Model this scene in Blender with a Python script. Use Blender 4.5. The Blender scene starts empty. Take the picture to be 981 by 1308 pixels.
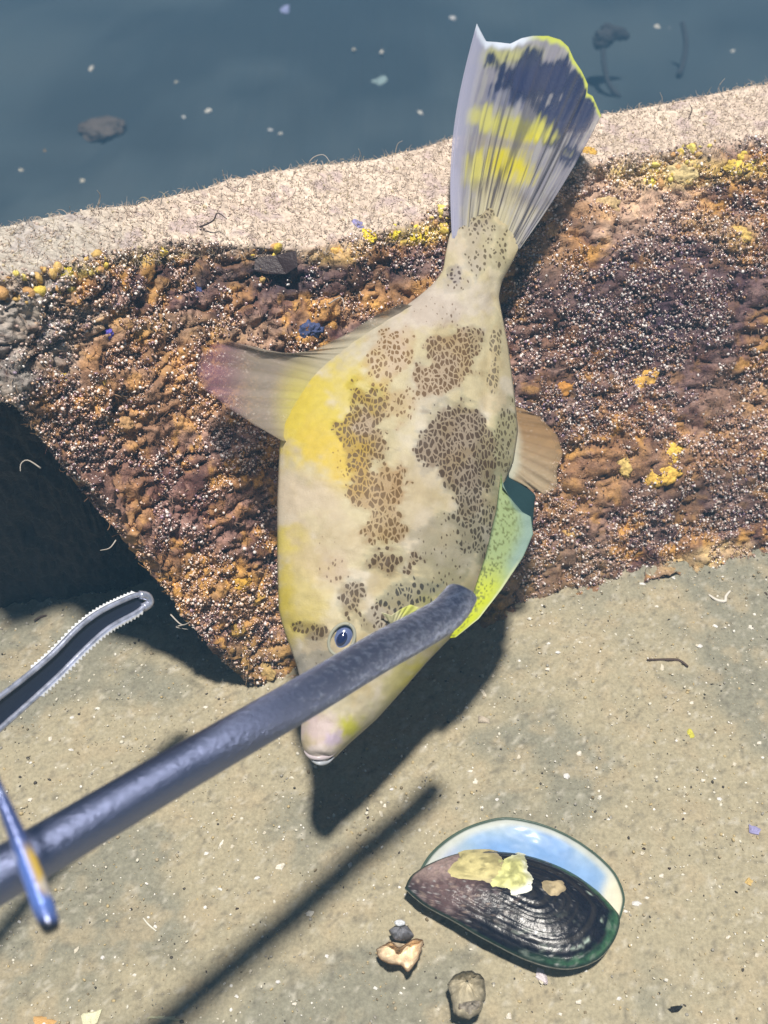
import bpy, math, random
import numpy as np
from mathutils import Vector, Matrix

random.seed(7)
rng = np.random.default_rng(7)
SC = bpy.context.scene
COL = SC.collection

# ------------------------------------------------------------------ camera
F, CX, CY, CAMH = 1402.0, 490.5, 654.0, 0.45
PITCH = math.radians(45)
cd = bpy.data.cameras.new('camera')
cam = bpy.data.objects.new('camera', cd)
COL.objects.link(cam)
cam.location = (0, 0, CAMH)
cam.rotation_euler = (math.radians(90) - PITCH, 0, 0)
cd.sensor_fit = 'VERTICAL'
cd.sensor_height = 24
cd.lens = 24 * F / 1308.0
cd.clip_start = 0.01
cd.clip_end = 100
cd.dof.use_dof = True
cd.dof.focus_distance = 0.49
cd.dof.aperture_fstop = 11
SC.camera = cam

# ------------------------------------------------------------------ light
SUN_EL, SUN_AZ = 80.0, 0.0
L_TRAVEL = Vector((-0.02, 0.14, -1.0)).normalized()          # the way the light goes
w = bpy.data.worlds.new("World")
SC.world = w
w.use_nodes = True
nt = w.node_tree
nt.nodes.clear()
sky = nt.nodes.new('ShaderNodeTexSky')
sky.sky_type = 'NISHITA'
sky.sun_disc = False
sky.sun_elevation = math.asin(-L_TRAVEL.z)
sky.sun_rotation = math.atan2(-L_TRAVEL.x, -L_TRAVEL.y)
bg = nt.nodes.new('ShaderNodeBackground')
bg.inputs['Strength'].default_value = 0.02
wo = nt.nodes.new('ShaderNodeOutputWorld')
nt.links.new(sky.outputs[0], bg.inputs[0])
nt.links.new(bg.outputs[0], wo.inputs[0])
sd = bpy.data.lights.new('sun', 'SUN')
sd.energy = 5.0
sd.angle = math.radians(3.6)
sd.color = (1.0, 0.94, 0.85)
sun = bpy.data.objects.new('sun', sd)
COL.objects.link(sun)
sun.rotation_euler = L_TRAVEL.to_track_quat('-Z', 'Y').to_euler()
sun.location = (0, 0, 2)
SC.view_settings.view_transform = 'Standard'
SC.view_settings.look = 'None'
SC.view_settings.exposure = 0.62
SC.view_settings.gamma = 1.0
SC.view_settings.use_curve_mapping = False
SC.cycles.volume_bounces = 1
SC.cycles.transparent_max_bounces = 12

# ------------------------------------------------------------------ maths
FW = np.array([0, math.cos(PITCH), -math.sin(PITCH)])
UP = np.array([0, math.sin(PITCH), math.cos(PITCH)])
RT = np.array([1.0, 0, 0])
CAM = np.array([0, 0, CAMH])


def ray(px, py):
    px = np.asarray(px, float)[..., None]
    py = np.asarray(py, float)[..., None]
    return FW + RT * (px - CX) / F + UP * (CY - py) / F


def at_d(px, py, d):
    return CAM + ray(px, py) * np.asarray(d, float)[..., None]


def at_z(px, py, z=0.0):
    r = ray(px, py)
    d = (z - CAMH) / r[..., 2]
    return CAM + r * d[..., None]


def project(P):
    q = P - CAM
    d = q @ FW
    return CX + F * (q @ RT) / d, CY - F * (q @ UP) / d, d


def _hash(ix, iy, iz, seed):
    h = (ix * 374761393 + iy * 668265263 + iz * 2147483647 + seed * 1274126177) & 0xFFFFFFFF
    h = ((h ^ (h >> 13)) * 1274126177) & 0xFFFFFFFF
    h = ((h ^ (h >> 16)) * 2246822519) & 0xFFFFFFFF
    return ((h ^ (h >> 15)) & 0xFFFFFF) / float(0xFFFFFF)


def vnoise(P, s, seed=0):
    Q = np.asarray(P, float) * s + 1000.0
    I = np.floor(Q).astype(np.int64)
    f = Q - I
    f = f * f * (3 - 2 * f)
    r = 0
    for a in (0, 1):
        for b in (0, 1):
            for c in (0, 1):
                wgt = (f[..., 0] if a else 1 - f[..., 0]) * (f[..., 1] if b else 1 - f[..., 1]) * (f[..., 2] if c else 1 - f[..., 2])
                r = r + wgt * _hash(I[..., 0] + a, I[..., 1] + b, I[..., 2] + c, seed)
    return r


def fbm(P, s, o=4, seed=0, g=0.5):
    r, a, t = 0, 1, 0
    for k in range(o):
        r = r + a * vnoise(P, s * 2.03 ** k, seed + k * 17)
        t += a
        a *= g
    return r / t


def sstep(a, b, x):
    t = np.clip((x - a) / (b - a), 0, 1)
    return t * t * (3 - 2 * t)


def blob(px, py, cx, cy, rx, ry, ang=0.0, soft=0.5, wob=0.0):
    c, s = math.cos(math.radians(ang)), math.sin(math.radians(ang))
    u = ((px - cx) * c + (py - cy) * s) / rx
    v = (-(px - cx) * s + (py - cy) * c) / ry
    r = np.sqrt(u * u + v * v) + wob
    return 1 - sstep(1 - soft, 1 + soft, r)


def mixc(c, col, m):
    return c * (1 - m[..., None]) + np.array(col) * m[..., None]


# ------------------------------------------------------------------ objects
def mesh(name, V, Fc, mat, cols=None, smooth=True, attrs=None):
    m = bpy.data.meshes.new(name)
    V = np.asarray(V, float)
    if isinstance(Fc, np.ndarray):
        nf, k = Fc.shape
        m.vertices.add(len(V))
        m.vertices.foreach_set('co', V.ravel())
        m.loops.add(nf * k)
        m.loops.foreach_set('vertex_index', Fc.ravel().astype(np.int32))
        m.polygons.add(nf)
        m.polygons.foreach_set('loop_start', np.arange(0, nf * k, k, dtype=np.int32))
        m.polygons.foreach_set('loop_total', np.full(nf, k, dtype=np.int32))
        m.update(calc_edges=True)
    else:
        m.from_pydata(V.tolist(), [], Fc)
    m.polygons.foreach_set('use_smooth', np.full(len(m.polygons), smooth, dtype=bool))
    al = {}
    if cols is not None:
        al['Col'] = cols
    al.update(attrs or {})
    for nme, c in al.items():
        a = m.attributes.new(nme, 'FLOAT_COLOR', 'POINT')
        c = np.asarray(c, float)
        if c.shape[-1] == 3:
            c = np.concatenate([c, np.ones(c.shape[:-1] + (1,))], -1)
        a.data.foreach_set('color', c.reshape(-1))
    m.validate()
    m.materials.append(mat)
    return m


def link(name, me, loc=(0, 0, 0), parent=None, rot=None, scale=None):
    o = bpy.data.objects.new(name, me)
    COL.objects.link(o)
    o.location = loc
    if rot is not None:
        o.rotation_euler = rot
    if scale is not None:
        o.scale = scale
    if parent is not None:
        o.parent = parent
    return o


def tag(o, label=None, cat=None, group=None, kind=None):
    for k, v in (('label', label), ('category', cat), ('group', group), ('kind', kind)):
        if v:
            o[k] = v
    return o


def obj(name, V, Fc, mat, origin=None, parent=None, **kw):
    V = np.asarray(V, float)
    o0 = np.zeros(3) if origin is None else np.asarray(origin, float)
    me = mesh(name, V - o0, Fc, mat, **kw)
    return link(name, me, (0, 0, 0) if parent is not None else o0, parent)


def empty(name, loc, **kw):
    o = bpy.data.objects.new(name, None)
    o.empty_display_size = 0.02
    COL.objects.link(o)
    o.location = loc
    return tag(o, **kw)


def gridfaces(n, m, wrap=False, off=0):
    """n rows, m columns (wrap: the columns close)"""
    i = np.arange(n - 1)[:, None]
    j = np.arange(m if wrap else m - 1)[None, :]
    j2 = (j + 1) % m
    a = i * m + j
    b = i * m + j2
    c = (i + 1) * m + j2
    d = (i + 1) * m + j
    return np.stack([a, b, c, d], -1).reshape(-1, 4) + off


def ico():
    t = (1 + 5 ** .5) / 2
    v = np.array([(-1, t, 0), (1, t, 0), (-1, -t, 0), (1, -t, 0), (0, -1, t), (0, 1, t), (0, -1, -t), (0, 1, -t), (t, 0, -1), (t, 0, 1), (-t, 0, -1), (-t, 0, 1)], float)
    v /= np.linalg.norm(v[0])
    f = np.array([(0, 11, 5), (0, 5, 1), (0, 1, 7), (0, 7, 10), (0, 10, 11), (1, 5, 9), (5, 11, 4), (11, 10, 2), (10, 7, 6), (7, 1, 8), (3, 9, 4), (3, 4, 2), (3, 2, 6), (3, 6, 8), (3, 8, 9), (4, 9, 5), (2, 4, 11), (6, 2, 10), (8, 6, 7), (9, 8, 1)])
    return v, f


def ico2(n=1):
    v, f = ico()
    for _ in range(n):
        vs = v.tolist()
        cache = {}
        nf = []

        def mid(a, b):
            k = (min(a, b), max(a, b))
            if k not in cache:
                p = (np.array(vs[a]) + np.array(vs[b]))
                p /= np.linalg.norm(p)
                vs.append(p.tolist())
                cache[k] = len(vs) - 1
            return cache[k]
        for a, b, c in f:
            ab, bc, ca = mid(a, b), mid(b, c), mid(c, a)
            nf += [(a, ab, ca), (b, bc, ab), (c, ca, bc), (ab, bc, ca)]
        v, f = np.array(vs), np.array(nf)
    return v, f


def rand_rot(n):
    q = rng.normal(size=(n, 4))
    q /= np.linalg.norm(q, axis=1)[:, None]
    a, b, c, d = q.T
    return np.stack([np.stack([1 - 2 * (c * c + d * d), 2 * (b * c - a * d), 2 * (b * d + a * c)], -1),
                     np.stack([2 * (b * c + a * d), 1 - 2 * (b * b + d * d), 2 * (c * d - a * b)], -1),
                     np.stack([2 * (b * d - a * c), 2 * (c * d + a * b), 1 - 2 * (b * b + c * c)], -1)], 1)


def scatter(P, R, cols, stretch=0.5, base=None, jitter=0.25):
    """many little lumps joined into one mesh"""
    bv, bf = base or ico()
    n, k = len(P), len(bv)
    S = 1 + (rng.random((n, 1, 3)) - 0.5) * 2 * stretch
    V = bv[None] * S * (1 + (rng.random((n, k, 1)) - .5) * jitter)
    V = np.einsum('nij,nkj->nki', rand_rot(n), V) * R[:, None, None] + P[:, None, :]
    Fc = bf[None] + (np.arange(n) * k)[:, None, None]
    C = np.repeat(cols[:, None, :], k, 1)
    return V.reshape(-1, 3), Fc.reshape(-1, bf.shape[1]), C.reshape(-1, cols.shape[1])


def frames(C):
    T = np.gradient(C, axis=0)
    T /= np.linalg.norm(T, axis=1)[:, None] + 1e-12
    up = np.array([0.13, 0.2, 0.97])
    N = np.cross(T, up)
    N /= np.linalg.norm(N, axis=1)[:, None] + 1e-12
    B = np.cross(N, T)
    return T, N, B


def tube(C, r, seg=8, flat=1.0):
    """a tube along points C with radius r (per point), closed at both ends"""
    C = np.asarray(C, float)
    r = np.broadcast_to(np.asarray(r, float), (len(C),))
    T, N, B = frames(C)
    th = np.linspace(0, 2 * np.pi, seg, endpoint=False)
    V = C[:, None] + r[:, None, None] * (np.cos(th)[None, :, None] * N[:, None] + flat * np.sin(th)[None, :, None] * B[:, None])
    V = V.reshape(-1, 3)
    Fc = gridfaces(len(C), seg, True).tolist()
    Fc.append(list(range(seg))[::-1])
    Fc.append([(len(C) - 1) * seg + k for k in range(seg)])
    return V, Fc


def spline(P, n):
    P = np.asarray(P, float)
    t = np.linspace(0, len(P) - 1, n)
    out = np.zeros((n, P.shape[1]))
    for a, tt in enumerate(t):
        i = min(int(tt), len(P) - 2)
        u = tt - i
        p0, p1, p2, p3 = P[max(i - 1, 0)], P[i], P[i + 1], P[min(i + 2, len(P) - 1)]
        out[a] = 0.5 * ((2 * p1) + (-p0 + p2) * u + (2 * p0 - 5 * p1 + 4 * p2 - p3) * u * u + (-p0 + 3 * p1 - 3 * p2 + p3) * u ** 3)
    return out


# ------------------------------------------------------------------ materials
def material(name, color=(.5, .5, .5), rough=.6, metal=0.0, attr=None, bump=0.0, bump_scale=300.0,
             vary=0.0, vary_scale=200.0, spec=.5, coat=0.0, trans=0.0, alpha=1.0, alpha_attr=False, bump_attr=False):
    m = bpy.data.materials.new(name)
    m.use_nodes = True
    nt = m.node_tree
    N, Lk = nt.nodes, nt.links
    p = N['Principled BSDF']
    out = N['Material Output']
    p.inputs['Roughness'].default_value = rough
    p.inputs['Metallic'].default_value = metal
    p.inputs['Specular IOR Level'].default_value = spec
    p.inputs['Coat Weight'].default_value = coat
    p.inputs['Coat Roughness'].default_value = 0.15
    tc = N.new('ShaderNodeTexCoord')
    src = None
    if attr:
        a = N.new('ShaderNodeAttribute')
        a.attribute_name = attr
        src = a.outputs['Color']
        asrc = a.outputs['Alpha']
    else:
        c = N.new('ShaderNodeRGB')
        c.outputs[0].default_value = (*color, 1)
        src = c.outputs[0]
    if vary > 0:
        nz = N.new('ShaderNodeTexNoise')
        nz.inputs['Scale'].default_value = vary_scale
        nz.inputs['Detail'].default_value = 6
        nz.inputs['Roughness'].default_value = .65
        Lk.new(tc.outputs['Object'], nz.inputs['Vector'])
        mr = N.new('ShaderNodeMapRange')
        mr.inputs['From Min'].default_value = .3
        mr.inputs['From Max'].default_value = .7
        mr.inputs['To Min'].default_value = 1 - vary
        mr.inputs['To Max'].default_value = 1 + vary
        Lk.new(nz.outputs['Fac'], mr.inputs['Value'])
        mx = N.new('ShaderNodeMix')
        mx.data_type = 'RGBA'
        mx.blend_type = 'MULTIPLY'
        mx.inputs['Factor'].default_value = 1
        Lk.new(src, mx.inputs['A'])
        Lk.new(mr.outputs[0], mx.inputs['B'])
        src = mx.outputs['Result']
    Lk.new(src, p.inputs['Base Color'])
    if bump > 0:
        nb = N.new('ShaderNodeTexNoise')
        nb.inputs['Scale'].default_value = bump_scale
        nb.inputs['Detail'].default_value = 5
        nb.inputs['Roughness'].default_value = .6
        Lk.new(tc.outputs['Object'], nb.inputs['Vector'])
        b = N.new('ShaderNodeBump')
        b.inputs['Strength'].default_value = 1
        b.inputs['Distance'].default_value = bump
        Lk.new(nb.outputs['Fac'], b.inputs['Height'])
        Lk.new(b.outputs[0], p.inputs['Normal'])
    sh = p.outputs[0]
    if trans > 0:
        tr = N.new('ShaderNodeBsdfTranslucent')
        Lk.new(src, tr.inputs['Color'])
        ms = N.new('ShaderNodeMixShader')
        ms.inputs[0].default_value = trans
        Lk.new(sh, ms.inputs[1])
        Lk.new(tr.outputs[0], ms.inputs[2])
        sh = ms.outputs[0]
    if alpha_attr:
        tp = N.new('ShaderNodeBsdfTransparent')
        ms = N.new('ShaderNodeMixShader')
        Lk.new(asrc, ms.inputs[0])
        Lk.new(tp.outputs[0], ms.inputs[1])
        Lk.new(sh, ms.inputs[2])
        sh = ms.outputs[0]
    if bump_attr:
        Lk.new(asrc, b.inputs['Strength'])
    Lk.new(sh, out.inputs['Surface'])
    return m


M_sand = material('sand', rough=.9, attr='Col', bump=.0005, bump_scale=420, vary=.22, vary_scale=650, spec=.06)
M_grit = material('grit', rough=.55, attr='Col', spec=.15)
M_block = material('encrusted_concrete', rough=.55, attr='Col', bump=.0016, bump_scale=330, vary=.4, vary_scale=420, spec=.25, bump_attr=True)
M_gran = material('encrusting_grains', rough=.22, attr='Col', spec=1.0, coat=.6)
M_turf = material('silty_turf', rough=.8, attr='Col', spec=.05, trans=.2)
M_fin = material('fin_membrane', rough=.4, attr='Col', trans=.2, spec=.08, alpha_attr=True, bump=.0002, bump_scale=900)
M_shell = material('old_shell', rough=.5, spec=.2, attr='Col', vary=.15, vary_scale=500, bump=.0002, bump_scale=900)
M_eye = material('eye_blue', (.012, .018, .07), .08, coat=1.0)
M_pupil = material('pupil_black', (.004, .004, .01), .05, coat=1.0)
M_sponge = material('sponge', rough=.6, spec=.15, attr='Col', vary=.35, vary_scale=700, bump=.0008, bump_scale=700)


# ------------------------------------------------------------------ seabed
def terrain(x, y):
    x = np.asarray(x, float)
    y = np.asarray(y, float)
    P = np.stack([x, y, np.zeros_like(x)], -1)
    drop = -.62 * sstep(.58, 1.9, y) * 1.0 - .15 * sstep(1.5, 6, y)
    near = 1 - sstep(.62, .9, y)
    return drop + (fbm(P, 9, 3, 5) - .5) * (.012 * near + .05 * (1 - near)) * sstep(0, .25, np.abs(x) + y * .6) \
        + (fbm(P, 45, 3, 9) - .5) * .005


def at_ground(px, py, lift=0.0):
    r = ray(px, py)
    d = .2
    for _ in range(4000):
        p = CAM + r * d
        if p[2] < terrain(p[0], p[1]) + lift:
            break
        d += .002 if d < 1 else .006
    p = CAM + r * d
    return np.array([p[0], p[1], float(terrain(p[0], p[1])) + lift])


def axis(lo, hi, a, b, step, grow=1.13):
    mid = list(np.arange(a, b, step))
    s, x = step, b
    right = []
    while x < hi:
        right.append(x)
        s *= grow
        x += s
    right.append(hi)
    s, x = step * grow, a - step * grow
    left = []
    while x > lo:
        left.append(x)
        s *= grow
        x -= s
    left.append(lo)
    return np.array(left[::-1] + mid + right)


gx = axis(-6, 6, -.30, .30, .0017)
gy = axis(-4, 8, .08, .60, .0017, 1.06)
X, Y = np.meshgrid(gx, gy)
Pg = np.stack([X, Y, np.zeros_like(X)], -1)
Z = terrain(X, Y)
fine = ((X > -.35) & (X < .35) & (Y > .05) & (Y < .65))
Z = Z + (fbm(Pg, 260, 3, 31) - .5) * .0028 * fine
Vg = np.stack([X, Y, Z], -1).reshape(-1, 3)
n1 = fbm(Pg, 14, 4, 41)
n2 = fbm(Pg, 90, 3, 42)
n3 = vnoise(Pg, 520, 43)
c = np.zeros(X.shape + (3,)) + np.array((.325, .288, .20))
c = mixc(c, (.225, .215, .165), sstep(.44, .58, n1))
c = mixc(c, (.36, .30, .20), sstep(.5, .75, n2) * .6)
c = mixc(c, (.12, .11, .09), sstep(.70, .95, n3) * .5)
c = mixc(c, (.5, .47, .40), sstep(.72, .98, 1 - n3) * .5)
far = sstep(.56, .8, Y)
c = mixc(c, (.055, .078, .095), far * .95)  # light falloff and water haze put into the far sand's colour
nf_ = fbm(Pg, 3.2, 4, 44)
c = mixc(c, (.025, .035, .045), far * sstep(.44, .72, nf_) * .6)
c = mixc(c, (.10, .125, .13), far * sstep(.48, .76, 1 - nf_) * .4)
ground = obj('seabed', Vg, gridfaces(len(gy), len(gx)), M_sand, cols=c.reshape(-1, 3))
tag(ground, kind='structure')

# grit lying all over the sand: nobody could count it
n = 19000
gxp = rng.uniform(-.26, .26, n)
gyp = rng.uniform(.11, .50, n)
Pn = np.stack([gxp, gyp, terrain(gxp, gyp)], -1)
R = .0002 + .0006 * rng.random(n) ** 4
pal = np.array([(.62, .58, .48), (.36, .30, .2), (.07, .06, .05), (.45, .36, .2), (.75, .72, .66), (.30, .28, .24), (.20, .16, .1)])
cc = pal[rng.choice(len(pal), n, p=[.24, .24, .05, .16, .12, .13, .06])]
V, Fc, C = scatter(Pn + [0, 0, .0002], R, cc)
tag(obj('sand_grit', V, Fc, M_grit, cols=C), 'fine pale and dark grit strewn over the sand', 'grit', kind='stuff')

# ------------------------------------------------------------------ the concrete block
keys = [  # bottom (px,py,z)      brow (px,py,z)       back (px,py,z)
    ((-230, 330, .215), (-190, 395, .222), (-230, 335, .226)),
    ((-120, 385, .205), (-90, 378, .218), (-120, 312, .222)),
    ((0, 512, .177), (15, 368, .213), (0, 287, .218)),
    ((100, 640, .125), (105, 347, .206), (95, 270, .212)),
    ((200, 757, .074), (225, 322, .190), (205, 249, .200)),
    ((270, 850, .028), (325, 326, .181), (300, 231, .190)),
    ((330, 905, -.012), (400, 330, .175), (400, 214, .185)),
    ((480, 870, -.012), (520, 300, .170), (520, 192, .180)),
    ((640, 812, -.012), (640, 262, .170), (650, 166, .180)),
    ((800, 782, -.012), (785, 212, .173), (800, 138, .180)),
    ((981, 735, -.012), (981, 190, .178), (981, 108, .185)),
    ((1180, 680, -.012), (1180, 155, .182), (1180, 82, .189)),
    ((1400, 620, -.012), (1400, 120, .185), (1400, 50, .192)),
]
KB, KT, KR = [np.array([at_z(k[i][0], k[i][1], k[i][2]) for k in keys]) for i in range(3)]
NC = 520
tcol = np.linspace(0, len(keys) - 1, NC)
# more columns where the camera looks


def smooth(a, k):
    ker = np.hanning(k + 2)[1:-1]
    ker /= ker.sum()
    p = np.pad(a, ((k // 2, k // 2), (0, 0)), mode='reflect', reflect_type='odd')
    return np.stack([np.convolve(p[:, i], ker, 'valid')[:len(a)] for i in range(a.shape[1])], -1)


def along(K):
    return smooth(np.stack([np.interp(tcol, np.arange(len(keys)), K[:, i]) for i in range(3)], -1), 21)


B_, T_, R_ = along(KB), along(KT), along(KR)
prof = []
back_low = R_ + np.array([0, .05, 0])
back_low[:, 2] = -.05
roof = B_ * [1, .35, 1] + R_ * [0, .65, 0]
under = roof + np.array([0, .02, 0])
under[:, 2] = -.05
inner = B_ + np.array([0, .03, .004])
segs = [(back_low, R_ + [0, .012, -.012], 30), (R_ + [0, .012, -.012], R_, 6), (R_, T_ + [0, .006, .002], 62), (T_ + [0, .006, .002], T_ - [0, .001, .006], 10),
        (T_ - [0, .001, .006], B_ + [0, .003, .006], 190), (B_ + [0, .003, .006], inner, 12), (inner, roof, 20), (roof, under, 60)]
rows, zone = [], []
for a, b, k in segs:
    for q in np.linspace(0, 1, k, endpoint=False):
        rows.append(a * (1 - q) + b * q)
        zone.append(len(zone))
rows.append(under)
G = np.stack(rows, 0)                     # rows x cols x 3
# ease corners
for _ in range(3):
    G[1:-1] = (G[:-2] + G[1:-1] * 2 + G[2:]) / 4
idx_top0, idx_top1 = 36, 36 + 62
idx_face1 = idx_top1 + 10 + 190
Tn = np.gradient(G, axis=1)
Sn = np.gradient(G, axis=0)
Nn = np.cross(Tn, Sn)
Nn /= np.linalg.norm(Nn, axis=2)[..., None] + 1e-12
ctr = G.mean(axis=0, keepdims=True)
if (np.sum(Nn[150, 250] * np.array([0, -1, .3]))) < 0:
    Nn = -Nn
rowi = np.arange(len(G))[:, None] * np.ones((1, NC))
ontop = 1 - sstep(idx_top1 - 6, idx_top1 + 8, rowi)
big = fbm(G, 16, 3, 3) - .5
med = fbm(G, 55, 3, 4) - .5
sml = fbm(G, 190, 3, 6) - .5
rid = np.abs(fbm(G * np.array([1, 1, 2.2]), 80, 3, 8) - .5)
vsm = fbm(G, 480, 2, 16) - .5
disp = big * .020 * (1 - .7 * ontop) + med * .008 * (1 - ontop * .6) + sml * .0050 * (1 - .7 * ontop) + vsm * .0026 * (1 - .8 * ontop) - (.10 - rid).clip(0) * .035 * (1 - ontop)
G = G + Nn * disp[..., None]
GP = G
px, py, dd = project(G)
m1 = fbm(G, 28, 4, 11)
m2 = fbm(G, 60, 4, 12)
m3 = fbm(G, 130, 3, 13)
m4 = fbm(G, 420, 2, 14)
wb = (m2 - .5) * 1.6
c = np.zeros(G.shape) + np.array((.17, .085, .06))
c = mixc(c, (.07, .03, .035), sstep(.47, .62, m1) * .9)
c = mixc(c, (.36, .19, .08), sstep(.50, .66, m2) * .8)
c = mixc(c, (.40, .25, .20), sstep(.50, .60, 1 - m2) * .75)
c = mixc(c, (.62, .33, .08), sstep(.55, .66, m3) * .75)
c = mixc(c, (.035, .015, .022), sstep(.56, .70, 1 - m3) * .7)
sat = 1 - ontop
for (cx_, cy_, rx, ry, an, col_, st) in [
    (290, 745, 70, 30, 15, (.50, .27, .07), .9), (330, 850, 45, 34, 20, (.36, .22, .08), .9), (150, 545, 60, 30, 10, (.42, .24, .13), .8),
    (250, 420, 110, 20, 5, (.42, .28, .15), .55), (470, 385, 90, 18, -12, (.50, .27, .10), .7), (100, 345, 30, 10, 0, (.75, .60, .12), .9),
    (190, 325, 60, 12, -5, (.72, .52, .14), .8), (430, 318, 45, 18, 0, (.72, .48, .15), .9), (530, 298, 60, 13, -6, (.80, .62, .10), .95),
    (800, 240, 95, 55, -12, (.62, .43, .30), .85), (850, 215, 60, 20, 0, (.80, .62, .18), .7), (940, 220, 60, 14, -5, (.75, .52, .15), .8),
    (700, 315, 40, 35, 40, (.48, .30, .16), .7), (740, 440, 60, 26, 30, (.42, .20, .07), .7), (930, 300, 40, 20, 20, (.58, .38, .16), .7),
    (830, 600, 120, 40, -10, (.36, .20, .10), .75), (950, 520, 50, 50, 0, (.40, .24, .13), .7), (700, 640, 60, 40, 0, (.33, .18, .07), .75),
    (700, 745, 90, 40, -12, (.20, .13, .07), .85), (900, 715, 60, 16, -12, (.55, .40, .20), .9), (640, 300, 40, 60, 50, (.30, .16, .07), .6),
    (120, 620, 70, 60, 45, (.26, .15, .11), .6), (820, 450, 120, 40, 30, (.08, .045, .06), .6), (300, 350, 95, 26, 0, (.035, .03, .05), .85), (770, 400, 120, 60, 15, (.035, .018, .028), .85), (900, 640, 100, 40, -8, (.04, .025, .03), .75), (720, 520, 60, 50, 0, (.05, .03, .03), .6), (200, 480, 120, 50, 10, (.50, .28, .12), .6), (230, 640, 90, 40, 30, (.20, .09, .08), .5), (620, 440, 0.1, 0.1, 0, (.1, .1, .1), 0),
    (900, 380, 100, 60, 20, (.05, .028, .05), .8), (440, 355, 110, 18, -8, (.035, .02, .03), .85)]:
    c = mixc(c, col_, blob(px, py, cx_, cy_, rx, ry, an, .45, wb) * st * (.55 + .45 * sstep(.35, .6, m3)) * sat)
c = mixc(c, (.34, .31, .28), blob(px, py, 0, 430, 95, 150, 20, .35, wb) * .85 * sstep(.3, .55, m3 + .1) * sat)
under_shade = sstep(idx_face1 + 8, idx_face1 + 14, rowi)
c = mixc(c, (.030, .024, .026), under_shade)  # shade beneath the block painted near-black into its colour
topc = np.zeros(G.shape) + np.array((.54, .44, .36))
topc = mixc(topc, (.60, .50, .41), sstep(.45, .65, m2))
topc = mixc(topc, (.42, .33, .32), sstep(.55, .72, m3) * .8)
topc = mixc(topc, (.30, .32, .30), blob(px, py, 0, 330, 160, 90, 0, .5) * .5)
c = c * (1 - ontop[..., None]) + topc * ontop[..., None]
c = c * (1 + (m4 - .5) * .6 * (1 - .7 * ontop))[..., None]
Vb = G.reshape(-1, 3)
Fb = gridfaces(len(G), NC).tolist()
nr = len(G)
Fb.append([r * NC for r in range(nr)])
Fb.append([r * NC + NC - 1 for r in range(nr)][::-1])
loc_b = np.array([.02, .5, 0.0])
block = empty('concrete_block', loc_b, label='large encrusted concrete block with pale silty top, behind the fish', cat='rock')
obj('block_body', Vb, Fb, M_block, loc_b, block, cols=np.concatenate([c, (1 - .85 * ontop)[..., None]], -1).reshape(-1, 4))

# surface sampling
cellN = Nn


def sample(nn, r0, r1, weight=None, c0=40, c1=NC - 12):
    r0, r1 = int(r0), int(r1)
    ar = np.linalg.norm(np.cross(GP[r0 + 1:r1 + 1, c0:c1] - GP[r0:r1, c0:c1], GP[r0:r1, c0 + 1:c1 + 1] - GP[r0:r1, c0:c1]), axis=2)
    ar = ar * ((px[r0:r1, c0:c1] > -60) & (px[r0:r1, c0:c1] < 1040))
    q = rng.choice(ar.size, nn, p=(ar / ar.sum()).ravel())
    i = r0 + q // ar.shape[1] + rng.random(nn)
    j = c0 + q % ar.shape[1] + rng.random(nn)
    a, b = i.astype(int), j.astype(int)
    fi, fj = (i - a)[:, None], (j - b)[:, None]
    P = GP[a, b] * (1 - fi) * (1 - fj) + GP[a + 1, b] * fi * (1 - fj) + GP[a, b + 1] * (1 - fi) * fj + GP[a + 1, b + 1] * fi * fj
    return P, Nn[a, b], c[a, b], a, b


# little shiny grains and animals crusting the front; glints painted as near-white ones
n = 120000
P, Nv, cb, ia, ib = sample(n, idx_top1 - 4, idx_face1 + 6)
dens = fbm(P, 35, 3, 77)
dens = .6 * dens + .4 * fbm(P, 120, 2, 78)
keep = rng.random(n) < .03 + 1.0 * sstep(.44, .56, dens)
P, Nv, cb = P[keep], Nv[keep], cb[keep]
n = len(P)
pal = np.array([(.06, .03, .045), (.16, .08, .06), (.40, .26, .22), (.62, .50, .46), (.90, .86, .84), (.48, .25, .09), (.12, .06, .10), (.26, .18, .30)])
cc = pal[rng.choice(len(pal), n, p=[.18, .16, .16, .15, .16, .08, .07, .04])] * .7 + cb * .55
R = .00024 + .00062 * rng.random(n) ** 2.0
V, Fc, C = scatter(P + Nv * (.0002 + .0012 * rng.random((n, 1))), R, cc, .45)
tag(obj('encrusting_grains', V, Fc, M_gran, loc_b, block, cols=C), kind='stuff')

# stringy brown growth on the front, short curls
V_all, F_all, C_all, off = [], [], [], 0


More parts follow.
